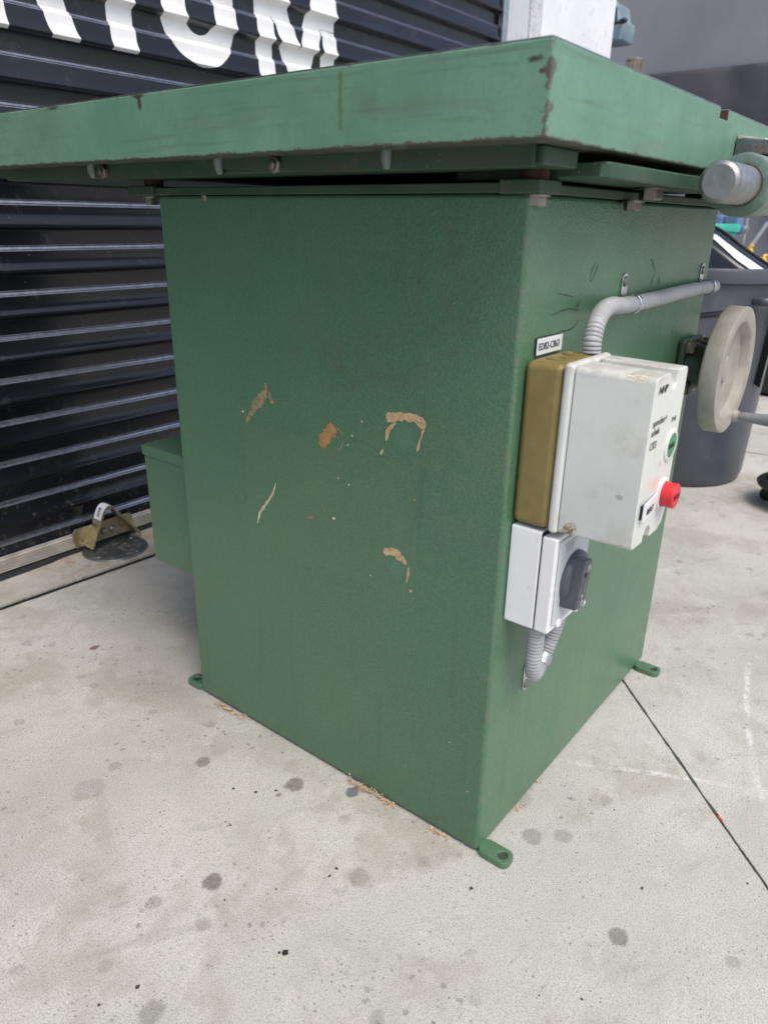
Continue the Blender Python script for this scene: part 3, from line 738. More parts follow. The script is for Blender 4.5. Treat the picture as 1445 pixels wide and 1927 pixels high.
# bench vise on a pedestal
vz = thing("bench_vise", (3.6, .84, 0), "blue and grey bench vise on a post beyond the teal barrel", "vise")
m = MB(); m.cyl((3.6, .86, 0), (3.6, .86, .66), .04, 20).cyl((3.6, .86, 0), (3.6, .86, .012), .16, 32); m.build("post", "blackm", vz)
m = MB(); m.box(3.52, 3.68, .83, .97, .66, .70).box(3.55, 3.65, .80, .95, .70, .80).box(3.56, 3.64, .86, .99, .80, .84); m.build("body", "vblue", vz, bevel=.01)
m = MB(); m.box(3.55, 3.65, .725, .775, .705, .81).box(3.575, 3.625, .70, .90, .715, .755); m.build("moving_jaw", "vblue", vz, bevel=.008)
m = MB(); m.cyl((3.6, .735, .735), (3.6, .685, .735), .018, 16).cyl((3.6, .695, .66), (3.6, .695, .80), .006, 10); m.build("screw_handle", "zinc", vz)
# black case with yellow chain heaped on it
cs = thing("equipment_case", (3.35, .42, 0), "black hard case standing in front of the grey wall under the yellow chain", "case")
m = MB(); m.box(3.18, 3.55, .18, .60, .01, .535); m.build("shell", "blackp", cs, bevel=.03, seg=4)
m = MB(); m.box(3.175, 3.555, .175, .605, .40, .412); m.build("seam", "blackm", cs, bevel=.002)
for x in (3.20, 3.53):
    for y in (.2, .58):
        m = MB(); m.cyl((x, y, 0), (x, y, .014), .014, 12); m.build("foot", "blackm", cs)
yc = thing("plastic_chain", (3.25, .48, .535), "yellow plastic chain heaped on the black case", "chain")
prev = None
for i in range(34):
    t = i/33
    if i < 22:
        c = Vector((3.24+.05*math.sin(i*1.9), .50+.055*math.cos(i*1.3)-.05*(i%3-1)*.5, .552+.0042*i*(.6+.4*math.sin(i*2.1))))
    else: c = Vector((3.24+.01*(i-22)*.3, .45-.024*(i-22), .60+.02*math.sin((i-22)*.9)+.002*(i-22)))
    ax = Vector((math.sin(i*2.3), math.cos(i*1.7), .5*math.sin(i*.9))).normalized(); u = ax.orthogonal().normalized(); v = ax.cross(u)
    lp = [c+u*.021*math.cos(a)+v*.013*math.sin(a) for a in [2*math.pi*k/14 for k in range(14)]]
    m = MB(); rings = []
    for k in range(14):
        d = (lp[k]-c).normalized(); rings.append([lp[k]+d*.0048*math.cos(b)+ax*.0048*math.sin(b) for b in [2*math.pi*j/6 for j in range(6)]])
    m.loft(rings, closed=True); m.build("link", "yellow", yc)
m = MB(); m.tube(spline([(3.24, .570, .56), (3.235, .575, .60), (3.235, .560, .63), (3.235, .572, .655), (3.235, .563, .672)], .01), .010, 8); m.build("hook", "yellow", yc)
# leaning pole
m = MB(); m.tube([(4.70, 1.235, .006), (4.90, .883, .775)], .014, 14)
tag(m.build("leaning_pole", "polem"), "thin grey pole leaning against the dark hanging sheet", "pole")
# white tub
wb = thing("white_tub", (4.05, .38, 0), "white plastic tub on the concrete far behind the rubbish bin", "tub")
m = MB(); m.prism([(3.9, .16), (4.22, .16), (4.22, .585), (3.9, .585)], .0, .40, 'xy', (1.06, 1.04)); m.build("body", "whitep", wb, bevel=.02, seg=3)
m = MB(); m.box(3.88, 4.24, .14, .60, .40, .425); m.build("rim", "whitep", wb, bevel=.008)
m = MB(); m.box(3.888, 3.8965, .565, .574, .10, .36); m.build("rib", "blackm", wb, bevel=.001)
# black dolly
dl = thing("castor_dolly", (1.66, -.05, 0), "black round plastic dolly on castors next to the rubbish bin", "dolly")
m = MB(); m.rev((1.66, -.06, .055), (0, 0, 1), [(0, .10), (.004, .118), (.012, .121), (.018, .116), (.022, .100), (.066, .088), (.072, .082), (.072, .004)], 48); m.build("body", "blackm", dl, ang=40)
for a in (R(80), R(200), R(320)):
    cx_, cy_ = 1.66+.088*math.cos(a), -.06+.088*math.sin(a)
    m = MB(); m.cyl((cx_, cy_, .04), (cx_, cy_, .056), .008, 12).box(cx_-.012, cx_+.012, cy_-.004, cy_+.004, .02, .044); m.build("fork", "blackm", dl)
    for sg in (-1, 1):
        m = MB(); m.rev((cx_+sg*.006, cy_, .021), (sg, 0, 0), [(0, .018), (.002, .021), (.010, .021), (.012, .017)], 24); m.build("wheel", "blackm", dl)
# drill press behind the pillar
dp = thing("drill_press", (4.3, 1.95, 0), "pale blue drill press with black feed lever behind the white pillar", "drill press")
m = MB(); m.box(4.05, 4.55, 1.75, 2.25, 0, .05); m.build("base", "blue", dp, bevel=.01)
m = MB(); m.cyl((4.3, 2.06, .05), (4.3, 2.06, 1.80), .045, 24); m.build("column", "zinc", dp)
m = MB(); m.prism([(2.12, 1.76), (1.735, 1.764), (1.728, 1.80), (1.722, 1.845), (1.732, 1.868), (1.752, 1.875), (1.775, 1.955), (1.80, 1.972), (2.12, 1.99)], 4.20, 4.40, 'yz'); m.build("head", "blue", dp, bevel=.012, seg=3)
m = MB(); m.box(4.185, 4.1985, 1.765, 1.90, 1.85, 1.93); m.build("control_panel", "blackm", dp, bevel=.003)
m = MB(); m.box(4.185, 4.1985, 1.80, 1.90, 1.79, 1.812); m.build("name_strip", "whitep", dp, bevel=.002)
m = MB(); m.tube([(4.19, 1.82, 1.842), (4.17, 1.76, 1.842), (4.165, 1.722, 1.845)], .006, 10).tube([(4.166, 1.735, 1.844), (4.165, 1.722, 1.846), (4.164, 1.695, 1.850), (4.164, 1.685, 1.851)], .014, 12, rad=lambda i: (.008, .015, .015, .006)[i]); m.build("feed_lever", "blackm", dp)
m = MB(); m.cyl((4.3, 1.94, 1.60), (4.3, 1.94, 1.77), .03, 20); m.build("spindle", "zinc", dp)
m = MB(); m.box(4.15, 4.45, 1.78, 2.10, 1.10, 1.14); m.build("work_table", "blue", dp, bevel=.008)
# finned motor on a post
mo = thing("finned_motor", (4.35, 1.68, 0), "beige finned electric motor standing on a post against the grey wall", "motor")
m = MB(); m.box(4.28, 4.42, 1.61, 1.75, 0, .02).cyl((4.35, 1.685, .02), (4.35, 1.685, 1.50), .03, 16); m.build("post", "blackm", mo)
m = MB(); m.cyl((4.35, 1.685, 1.50), (4.35, 1.685, 1.672), .047, 32); m.build("housing", "beige", mo, bevel=.006)
for k in range(16):
    a = 2*math.pi*k/16; u = Vector((math.cos(a), math.sin(a), 0)); v = Vector((-u.y, u.x, 0)); c = Vector((4.35, 1.685, 0))
    m = MB(); m.loft([[c+u*r_+v*h_+Vector((0,0,z)) for r_, h_ in ((.045, -.003), (.058, -.002), (.058, .002), (.045, .003))] for z in (1.505, 1.660)]); m.build("fin", "beige", mo, smooth=False)
m = MB(); m.rev((4.35, 1.685, 1.672), (0,0,1), [(0, .05), (.008, .048), (.011, .02), (.011, .008), (.02, .007), (.022, .002)], 24); m.build("cap", "beige", mo)

# ------------------------------------------------------------------ the woodworking machine
W, D, H = .5842, .5480, .780
mc = thing("woodworking_machine", (W/2, D/2, 0), "green steel woodworking machine with overhanging cast table on a square cabinet", "machine")
m = MB(); m.box(0, W, 0, D, .0032, H)
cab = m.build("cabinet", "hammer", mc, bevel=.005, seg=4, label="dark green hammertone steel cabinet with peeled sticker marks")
# floor lugs
for x0, x1, y0, y1, hy in ((-.004, .026, -.046, .001, -.031), (W-.048, W-.018, -.046, .001, -.031), (-.004, .026, D-.001, D+.040, D+.026), (W-.048, W-.018, D-.001, D+.040, D+.026)):
    m = MB(); m.plate(x0+.002, x1-.002, y0+.003, y1, 0, .0095, ((x0+x1)/2, hy), .0066, 'xy', .009); lug = m.build("floor_lug", "hammer", cab, bevel=.0012)
    m = MB(); m.rev(((x0+x1)/2, hy, .0005), (0, 0, 1), [(0, .0064), (.006, .0064), (.006, .001)], 20); m.build("anchor_hole", "bolt", cab)
# top frame of the cabinet with ears and bolts
m = MB(); m.box(-.003, W+.003, -.003, D+.003, H+.0005, H+.0095); m.build("top_frame", "casting", cab, bevel=.0012)
for y0, y1 in ((-.012, .030), (D+.001, D+.055)):
    m = MB(); m.box(-.0075, .035, y0, y1, H-.0005, H+.0120); m.build("corner_ear", "casting", cab, bevel=.002)
m = MB(); m.box(.045, W+.004, -.0062, -.0032, H+.0000, H+.0085); m.build("front_lip", "casting", cab, bevel=.001)
for bx, by, ax in ((.010, .000, 0), (.012, D+.030, 0), (.212, -.012, 0)):
    m = MB(); hexbolt(m, (bx, by, H-.0008), (0, 0, -1), .0092, .0085, .0125); m.build("frame_bolt", "bolt", cab)
for bx, by in ((.016, .006), (.016, D+.028), (W-.03, .03), (W-.03, D-.03)):
    m = MB(); m.cyl((bx, by, H+.0118), (bx, by, H+.0205), .0125, 20); m.build("riser", "rust", cab, bevel=.001)
# casting under the table: perimeter web with ribs
sub = MB(); sub.box(-.052, W+.02, .075, .84, H+.0195, TZ0-.0003).box(-.052, .012, -.036, .0748, H+.0195, TZ0-.0003); sub = sub.build("under_frame", "casting", mc, bevel=.002)
for y0, y1, x in ((-.030, .349, -.058), (.350, .86, -.0575)):
    # sloped webs that taper down to the frame
    m = MB(); m.prism([(y0, TZ0+.002), (y1, TZ0+.002), (y1, TZ0-.010), ((y0+y1)/2+.05, H+.0185), (y0, H+.0175)], x, x+.004, 'yz'); m.build("web", "casting", sub, bevel=.0008)
for y in (.117, .350, .598):
    m = MB(); m.tube([(-.0605, y, TZ0+.002), (-.0605, y+.001, TZ0-.008), (-.058, y+.002, H+.020)], .005, 10, rad=lambda i: (.0055, .005, .0035)[i]); m.build("weld_rib", "worn", sub)
for y in (.262, .573):
    m = MB(); hexbolt(m, (-.0580, y, .806), (-1, 0, 0), .0085, .006, .0); m.rev((-.064, y, .806), (-1, 0, 0), [(0, .0045), (.003, .0045), (.004, .002)], 12); m.build("nut", "bolt", sub)
# table: skirted casting, bare steel top, mitre slot
TX1, TY1 = .80, .86
tb_ = MB()
S0, S1, SZ = .317, .3475, .868
th = .012
tb_.prism([(TX, TZ0), (TX1, TZ0), (TX1, TZ1-.0008), (S1, TZ1-.0008), (S1, SZ), (S0, SZ), (S0, TZ1-.0008), (TX, TZ1-.0008)], TY, TY1, 'xz')
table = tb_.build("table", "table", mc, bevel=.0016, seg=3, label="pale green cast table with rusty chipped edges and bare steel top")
for x0, x1 in ((TX+.0012, S0-.0003), (S1+.0003, TX1-.0012)):
    m = MB(); m.box(x0, x1, TY+.0012, TY1-.0012, TZ1-.0006, TZ1+.0006); m.build("top_plate", "ground_steel", table, bevel=.0005)
m = MB(); m.box(S1-.0006, S1+.0002, TY+.0004, TY+.30, SZ+.0002, TZ1-.0004); m.build("slot_wall", "rust", table)
# arm, clamp ring and round bar on the operator side
m = MB(); m.prism([(.028, -.050), (.034, -.0575), (.40, -.0575), (.40, .10), (.028, .10)], .7925, .8065, 'xy'); arm = m.build("rail_arm", "casting", mc, bevel=.0022)
m = MB(); hexbolt(m, (.214, -.030, .7922), (0, 0, -1), .0125, .0105, .0175); m.build("arm_bolt", "bolt", arm)
RY, RZ = -.102, .797
m = MB(); m.rev((.285, RY, RZ), (1, 0, 0), [(0, .0215), (0, .030), (.002, .0325), (.060, .0325), (.062, .030), (.062, .0215)], 48, cap=False, closed=True); m.build("clamp_ring", "worn", arm, ang=40)
m = MB(); m.rev((.2855, RY, RZ), (1, 0, 0), [(0, .0214), (0, .0222), (-.0004, .0222), (-.0004, .0196)], 40, cap=False); m.build("ring_rust", "rust", arm)
m = MB(); m.box(.29, .345, RY+.020, -.055, .7935, .8055); m.build("ring_neck", "worn", arm, bevel=.003)
m = MB(); m.rev((.199, RY, RZ), (1, 0, 0), [(0, .016), (.0022, .0192), (.004, .0202), (.92, .0202), (.92, .01)], 48); m.build("round_bar", "steel", arm, ang=30)
m = MB(); m.rev((.348, RY, RZ), (1, 0, 0), [(0, .0206), (0, .029), (.25, .029), (.25, .0206)], 40, cap=False, closed=True); m.build("sleeve", "zinc", arm, ang=40)
m = MB(); m.prism([(-.0592, .833), (-.0592, .852), (-.066, .854), (-.118, .848), (-.122, .842), (-.118, .836), (-.070, .834)], .392, .70, 'yz'); brk = m.build("fence_bracket", "plate", mc, bevel=.0015)
m = MB(); rings = []
for i in range(40):
    x = .396+.30*i/39; hgt = .0016+.0016*abs(mnoise.noise(Vector((x*70, 0, 0)))); rings.append([(x, -.0596, .8535), (x, -.092-.006*mnoise.noise(Vector((x*50, 5, 0))), .8512), (x, -.090, .8512+hgt), (x, -.0596, .8535+hgt*2)])
m.loft(rings); m.build("sawdust_line", "dust", brk)
# back box
m = MB(); m.box(.030, .40, D+.001, .690, .197, .392); bb = m.build("motor_box", "hammer", mc, bevel=.002)
m = MB(); m.box(.0275, .405, D+.001, .6925, .388, .405); m.build("box_lid", "hammer", bb, bevel=.002)

# --- marks on the big face: torn sticker glue
def stroke(pts, wid, jit=.35, off=.0003, plane='x'):
    P = spline([Vector((a, b, 0)) for a, b in pts], .0012); n = len(P); L, Rr = [], []
    sd_ = rnd.random()*99
    for i, p in enumerate(P):
        t = (P[min(i+1, n-1)]-P[max(i-1, 0)]).normalized(); nr = Vector((-t.y, t.x, 0)); f = i/(n-1)*(len(wid)-1); k = min(int(f), len(wid)-2) if len(wid) > 1 else 0
        wv = wid[0] if len(wid) == 1 else wid[k]+(wid[k+1]-wid[k])*(f-k)
        e = min(1, min(i, n-1-i)/2.5+.25)
        wv *= 1.25; a = wv*.5*e*(1+jit*2*mnoise.noise(Vector((i*.20, sd_, 0)))); b = wv*.5*e*(1+jit*2*mnoise.noise(Vector((i*.20, sd_, 7))))
        L.append(p+nr*a); Rr.append(p-nr*b)
    m = MB()
    def Q(v): return (-off, v.x, v.y) if plane == 'x' else (v.x, -off, v.y)
    for i in range(n-1): m.quad(Q(L[i]), Q(L[i+1]), Q(Rr[i+1]), Q(Rr[i]))
    bmesh.ops.remove_doubles(m.bm, verts=m.bm.verts, dist=1e-7)
    return m
mm = 1e-3
MK = [("drab", [(.3566,.5591),(.3550,.5500)], [4*mm, 5*mm]), ("drab", [(.3543,.5492),(.3640,.5390),(.379,.5243),(.3975,.4994)], [6*mm, 13*mm, 6*mm, 4*mm]), ("drab", [(.3544,.5471),(.3434,.5335)], [9*mm, 5*mm]),
      ("orng", [(.2383,.523),(.2489,.5104),(.2625,.4942)], [12*mm, 13*mm, 11*mm]), ("drab", [(.2366,.5226),(.2273,.5164),(.2257,.5035),(.2344,.4917),(.2476,.4835)], [1.8*mm, 1.3*mm, .6*mm]),
      ("tan", [(.1600,.5480),(.1480,.5500),(.1349,.5526),(.1145,.5519),(.1062,.5432)], [9*mm, 8*mm, 6*mm, 8*mm, 6*mm]), ("tan", [(.1459,.544),(.1563,.5328),(.159,.5197)], [2*mm, 4*mm, 3*mm]), ("tan", [(.1627,.5094),(.1673,.5021)], [3*mm, 3*mm]), ("tan", [(.1062,.5432),(.1089,.5385),(.1152,.5159)], [2.5*mm, 1.5*mm, 3.5*mm]), ("trace", [(.1548,.5034),(.1371,.5045)], [.9*mm]),
      ("cream", [(.3444,.4263),(.3526,.4076),(.3673,.3884),(.3789,.3735),(.3855,.3557)], [.8*mm, 2.5*mm, 2.6*mm, 3.5*mm, 1.5*mm]), ("drab", [(.2671,.4138),(.2596,.4149),(.2561,.4056)], [1*mm, 1.4*mm, 1.6*mm]), ("trace", [(.2561,.4056),(.2601,.392)], [.8*mm]), ("drab", [(.290,.3905),(.276,.3945)], [2*mm, 3*mm]),
      ("tan", [(.1601,.3797),(.1413,.3825),(.1252,.3735)], [6*mm, 10*mm, 4*mm]), ("tan", [(.1211,.3706),(.1242,.3481)], [3*mm, 1.5*mm]), ("trace", [(.1556,.3653),(.1527,.3481),(.1401,.3399),(.1304,.3403)], [.8*mm, .8*mm, 1.4*mm]),
      ("trace", [(.248,.633),(.236,.638),(.228,.640)], [.8*mm]), ("trace", [(.455,.565),(.448,.590),(.440,.610)], [.6*mm])]
for mat_, pts, wid in MK: stroke(pts, wid).build("glue_mark", mat_, cab, smooth=False)
for (y, z), r_, mt in zip([(.2415,.4021),(.1166,.4584),(.1175,.3403),(.1957,.5364),(.2104,.5163),(.2172,.5032),(.2329,.4577),(.2156,.4534),(.4027,.5132),(.1797,.3408),(.1924,.304),(.4429,.2774),(.453,.7774),(.05,.15),(.30,.12),(.02,.09)],
                    [3, 3.5, 3.2, 2.0, 2.0, 2.4, 1.8, 2.6, 2.6, 1.4, 1.2, .8, 6, 1.4, 1, 1.6], ["cream","drab","cream","cream","cream","cream","cream","cream","cream","cream","trace","cream","drab","cream","cream","cream"]):
    stroke([(y-r_*.0006, z+r_*.0005), (y, z), (y+r_*.0004, z-r_*.0006)], [r_*mm*.9, r_*mm*1.2, r_*mm*.6], .7).build("glue_mark", mt, cab, smooth=False)
SC = [[(.1468,.6983),(.1509,.708),(.1607,.7175)], [(.1542,.6968),(.1611,.7065),(.1671,.7151)], [(.147,.699),(.155,.697)], [(.3495,.6988),(.3317,.7135),(.3236,.715)], [(.3638,.6797),(.368,.6928)], [(.372,.680),(.369,.692)], [(.1219,.6657),(.1277,.6791)], [(.1185,.667),(.125,.679)], [(.0835,.65),(.1152,.6507),(.133,.6592)], [(.3378,.6811),(.3465,.697)], [(.06,.668),(.10,.672),(.13,.668)], [(.07,.69),(.11,.684)], [(.45,.62),(.46,.605)], [(.47,.615),(.475,.60)], [(.20,.30),(.205,.28)], [(.3,.34),(.302,.325)]]
for pts in SC: stroke(pts, [.4*mm, 1.3*mm, .4*mm], .4, .0003, 'y').build("scratch", "scuff", cab, smooth=False)

# --- starter box
AX0, AX1, AZ0, AZ1, FY = .0135, .1035, .459, .6305, -.131
st = MB(); st.box(AX0, AX1, -.042, -.0005, AZ0, AZ1); st = st.build("starter_box", "olive", mc, bevel=.008, seg=4, label="motor starter with olive back box and off-white cover")
for x in (.042, .078):
    m = MB(); m.rev((x, -.021, AZ1), (0, 0, 1), [(0, .0105), (.0008, .0105), (.0008, .0088), (.0002, .0084)], 28, cap=False); m.build("knockout", "olive", st)
m = MB(); m.box(AX0-.0012, AX1+.0012, -.0535, -.0422, AZ0-.0012, AZ1+.0022); m.build("cover_rim", "cover", st, bevel=.005, seg=4)
def arc(cx_, cz_, r_, a0, a1, n=6): return [(cx_+r_*math.cos(R(a0+(a1-a0)*i/n)), cz_+r_*math.sin(R(a0+(a1-a0)*i/n))) for i in range(n+1)]
x0, x1, z0, z1 = AX0+.0006, AX1-.0006, AZ0+.001, AZ1+.0004; rr = .005
out = arc(x0+rr, z0+rr, rr, 180, 270, 4) + [(.0435, z0)] + [(.0445, z0+.007)] + arc(.0545, z0+.006, .0085, 165, 15, 6)[::1] + [(.0635, z0)] + [(.085, z0)] + [(x1-.004, z0+.006), (x1, z0+.018)] + arc(x1-rr, z1-rr, rr, 0, 90, 4) + [(.0735, z1)] + arc(.0665, z1-.010, .007, 0, -180, 6) + [(.0520, z1), ] + arc(x0+rr+.002, z1-rr-.002, rr+.002, 90, 180, 5)
# the notch's left wall follows straight up
out = [p for i, p in enumerate(out) if i == 0 or (abs(p[0]-out[i-1][0])+abs(p[1]-out[i-1][1])) > 1e-5]
m = MB(); m.prism(out, -.0540, FY, 'xz', (.975, .985)); m.build("cover", "cover", st, bevel=.0014, seg=3, ang=50)
FT = FY-.0003
text("NHP", (.0235, FT, .6135), .0098, "ink", st, shear=.25, sx=1.15, bold=.0001)
text("sprecher+", (.0215, FT, .5835), .0098, "inkg", st, sx=.92)
text("schuh", (.0210, FT, .5745), .0098, "inkg", st, sx=.92)
text("CIT3", (.0215, FT, .5610), .0105, "inkg", st, sx=.82)
text("IP 65", (.0745, FT, .5785), .0068, "inkg", st, sx=.95)
m = MB(); m.rev((.0835, FY+.001, .5535), (0, -1, 0), [(0, .0168), (.002, .0168), (.0030, .0155), (.0030, .0128), (.0010, .0128)], 40, cap=False); m.build("start_collar", "cover", st, ang=40)
m = MB(); m.rev((.0835, FY, .5535), (0, -1, 0), [(0, .0127), (.0014, .0127), (.0016, .0118), (.0016, .001)], 40); m.build("start_button", "grn", st)
text("START", (.0745, FY-.0018, .5512), .0066, "ink", st, sx=.85, bold=.0001)
m = MB(); m.rev((.0800, FY+.001, .5040), (0, -1, 0), [(0, .0168), (.003, .0166), (.004, .0152), (.004, .0132), (.001, .0132)], 40, cap=False); m.build("stop_collar", "cover", st, ang=40)
m = MB(); m.rev((.0800, FY, .5040), (0, -1, 0), [(0, .0128), (.0075, .0128), (.0078, .0129), (.0142, .0129), (.0155, .0118), (.0157, .001)], 44); m.build("stop_button", "red", st, ang=40)
text("STOP", (.0704, FY-.0159, .5012), .0078, "dred", st, sx=.95, extr=.0003)
# curved RESET plate
m = MB(); rings = []
for i in range(9):
    x = .0215+.044*i/8; b = FY-.0045+.0030*(i/8)**1.5; zz = .0012*(i/8)
    rings.append([(x, b, .4905+zz), (x, b+.0014, .4905+zz), (x, b+.0014, .5085+zz), (x, b, .5085+zz)])
m.loft(rings); m.build("reset_plate", "lab", st, bevel=.0003, ang=30)
m = MB(); m.box(.0225, .030, FY-.003, FY-.0002, .4925, .5065); m.build("plate_backing", "rubber", st)
text("RESET", (.0290, FY-.0049, .4960), .0088, "ink", st, rot=(R(90), 0, R(3.0)), sx=.95)
# engraved tag
m = MB(); m.box(.0325, .0885, -.0022, -.0004, .6320, .6490); tagp = m.build("circuit_tag", "rubber", mc)
m = MB(); m.box(.0328, .0882, -.0031, -.0023, .6322, .6484); m.build("tag_face", "lab", tagp)
text("EDB2-CB63", (.0352, -.0034, .6368), .0102, "ink", tagp, sx=.94)

# --- isolator switch
IX0, IX1, IZ0, IZ1 = .0150, .1000, .3385, .4555
m = MB(); m.box(IX0, IX1, -.0372, -.0005, IZ0, IZ1); iso = m.build("isolator_switch", "iso", mc, bevel=.0025, seg=3, label="white isolator switch box with dark grey rotary handle")
m = MB(); m.box(IX0, IX1, -.0550, -.0377, IZ0, IZ1-.004); m.build("cover", "iso", iso, bevel=.0025, seg=3)
m = MB(); m.box(IX0+.0006, IX1-.0006, -.0376, -.0373, IZ0+.0006, IZ1-.001); m.build("seam", "blackm", iso)
m = MB(); m.box(IX0+.006, IX1-.004, -.0572, -.0552, IZ0+.008, IZ1-.008); m.build("face_plate", "isol", iso, bevel=.001)
KX, KZ = .0600, .3935
m = MB(); m.rev((KX, -.0573, KZ), (0, -1, 0), [(0, .0315), (.003, .0315), (.007, .0295), (.009, .025), (.009, .001)], 48); m.build("dial", "knob", iso, ang=40)
GA = R(-13); GX, GZ = KX-.010, KZ-.001
def gp(a, b): return (GX+a*math.cos(GA)-b*math.sin(GA), GZ+a*math.sin(GA)+b*math.cos(GA))
m = MB(); m.prism([gp(a, b) for a, b in ((-.011, -.029), (.010, -.029), (.0125, -.024), (.0125, .025), (.010, .030), (-.010, .030), (-.0130, .024), (-.0130, -.024))], -.0575, -.0760, 'xz', (.90, .97)); grip = m.build("grip", "knob", iso, bevel=.0022, seg=3)
for dx, dz, r_, mt in ((.002, .020, .0042, "zinc"), (-.002, .012, .0026, "blackm"), (-.001, -.012, .0024, "zinc"), (.002, -.0205, .0045, "zinc")):
    a, b = gp(dx, dz); m = MB(); m.rev((a, -.0757, b), (0, -1, 0), [(0, r_), (.0007, r_), (.0012, r_*.8), (.0012, .0003)], 20); m.build("rivet", mt, iso)
m = MB(); m.prism([gp(a, b) for a, b in ((-.0006, -.008), (.0006, -.008), (.0006, .007), (-.0006, .007))], -.0755, -.0766, 'xz'); m.build("pointer_line", "zinc", iso)
m = MB(); m.prism([gp(a, b) for a, b in ((.0122, .001), (.0148, .001), (.0148, .027), (.0122, .027))], -.062, -.0735, 'xz'); m.build("status_tab", "orange", iso)
text("ON", (.072, -.0574, .4365), .0075, "inkg", iso)
for k, (xx, zz, sz, tx_) in enumerate(((.024, .4400, .0042, "A"),)):
    pass
for k in range(4):
    m = MB(); m.box(.030+.002*k, .060-.003*k, -.0575, -.0573, .4415-.0032*k, .4422-.0032*k); m.build("fine_print", "inkg", iso)
for x in (.036, .082):
    m = MB(); m.rev((x, -.0552, IZ0+.007), (0, -1, 0), [(0, .0055), (.003, .0052), (.004, .004), (.004, .0005)], 16); m.build("screw_cap", "iso", iso)
m = MB(); m.tube(spline([(.088, -.056, .352), (.094, -.060, .349), (.097, -.058, .344), (.093, -.056, .340)], .002), .0028, 8); m.build("lock_eye", "iso", iso)

# --- conduits
def conduit(pts, r_, pitch, amp, name):
    P = spline(pts, .0008); L = [0]
    for a, b in zip(P, P[1:]): L.append(L[-1]+(b-a).length)
    def rad(i): 
        s_ = (L[i] % pitch)/pitch; return r_*(1-amp*(max(0, math.cos(2*math.pi*s_))**6))
    m = MB(); m.tube(P, r_, 18, rad); return m.build(name, "conduit", mc, ang=80)
c1 = conduit([(.094, -.034, .630), (.096, -.033, .646), (.108, -.0300, .660), (.135, -.025, .670), (.172, -.019, .6715), (.215, -.0135, .668), (.262, -.0108, .6665)], .0098, .0040, .24, "conduit")
c2 = conduit([(.262, -.0108, .6665), (.36, -.0106, .668), (.46, -.0106, .670), (.555, -.0106, .6695), (.586, -.0100, .669), (.6035, -.002, .6685), (.609, .018, .668), (.609, .08, .668)], .0097, .0026, .07, "conduit")
c3 = conduit([(.030, -.036, .339), (.030, -.036, .310), (.0315, -.0355, .286), (.040, -.033, .268), (.055, -.030, .2645), (.070, -.029, .274), (.081, -.030, .291), (.088, -.033, .314), (.090, -.035, .339)], .0096, .0044, .24, "conduit")
def saddle(c, t, name, tab):
    # band round the conduit plus a screwed tab on the face
    c = Vector(c); t = Vector(t).normalized()
    m = MB(); m.rev(c-t*.006, t, [(0, .0101), (0, .0108), (.0045, .0108), (.0052, .0114), (.0068, .0114), (.0075, .0108), (.012, .0108), (.012, .0101)], 36, cap=False, closed=True)
    o = m.build(name, "galv", mc, ang=40)
    x, z, dz = tab
    m = MB(); lo, hi = (z, z+dz) if dz > 0 else (z+dz, z)
    cz = hi-.0095 if dz > 0 else lo+.0095
    m.plate(x-.0085, x+.0085, lo, hi, -.0017, -.0004, (x, cz), .0030, 'xz', .0082); m.build("tab", "galv", o, bevel=.0003)
    m = MB(); m.rev((x, -.0014, cz), (0, -1, 0), [(0, .0062), (.0018, .0056), (.0030, .0036), (.0032, .0004)], 20); sc_ = m.build("screw", "bolt", o)
    return o
saddle((.258, -.0108, .6665), (1, 0, 0), "conduit_saddle", (.2475, .6700, .032))
saddle((.560, -.0106, .6695), (1, 0, 0), "conduit_saddle", (.5490, .6730, .030))
saddle((.068, -.029, .2725), (.75, 0, .66), "conduit_saddle", (.0900, .2450, -.042))

# --- bearing and handwheel
HX, HZ = .533, .556
m = MB(); m.box(HX-.043, HX+.043, -.013, -.0005, HZ-.043, HZ+.043); br = m.build("bearing_block", "casting", mc, bevel=.006, seg=3)
m = MB(); m.rev((HX, -.013, HZ), (0, -1, 0), [(0, .036), (.006, .034), (.020, .031), (.024, .029), (.024, .018)], 40); m.build("bearing_boss", "casting", br, ang=40)
m = MB(); m.rev((HX, -.037, HZ), (0, -1, 0), [(0, .0255), (.0035, .0255), (.0035, .021), (.007, .021), (.009, .014)], 30); m.build("hub_ring", "rust", br, ang=40)
for sx_ in (-1, 1):
    for sz_ in (-1, 1):
        m = MB(); hexbolt(m, (HX+sx_*.031, -.013, HZ+sz_*.031), (0, -1, 0), .0095, .010, .012); m.build("bolt", "bolt", br)
HR = .0925
m = MB(); m.rev((HX, 0, HZ), (0, -1, 0), [(.050, .014), (.050, .060), (.0505, HR-.002), (.052, HR-.0006), (.054, HR), (.0750, HR), (.0766, HR-.0008), (.0772, HR-.0024), (.0772, HR-.009), (.0765, HR-.020), (.075, HR-.0225), (.064, HR-.029), (.060, .045), (.058, .022), (.062, .020), (.064, .017), (.064, .001)], 96)
hw = m.build("handwheel", "wheel", mc, ang=32)
hc = Vector((HX+.036, -.0765, HZ-.0735))
m = MB(); m.rev(hc, (0, -1, 0), [(-.004, .0105), (.004, .0100), (.006, .0085), (.009, .0080)], 28); m.build("handle_boss", "wheel", hw)
m = MB(); m.rev(hc, (.04, -1, 0), [(.008, .0062), (.012, .0068), (.030, .0078), (.055, .0098), (.080, .0108), (.098, .0095), (.105, .005)], 28); m.build("handle", "handle", hw)
# locking lever behind the wheel
m = MB(); m.tube([(W-.02, .040, .617), (.640, .006, .620), (.690, -.036, .626)], .0052, 12).tube([(.672, -.020, .6235), (.690, -.036, .6262), (.703, -.046, .628)], .009, 12, rad=lambda i: (.006, .0095, .0075)[i])
m.build("lock_lever", "blackm", mc)

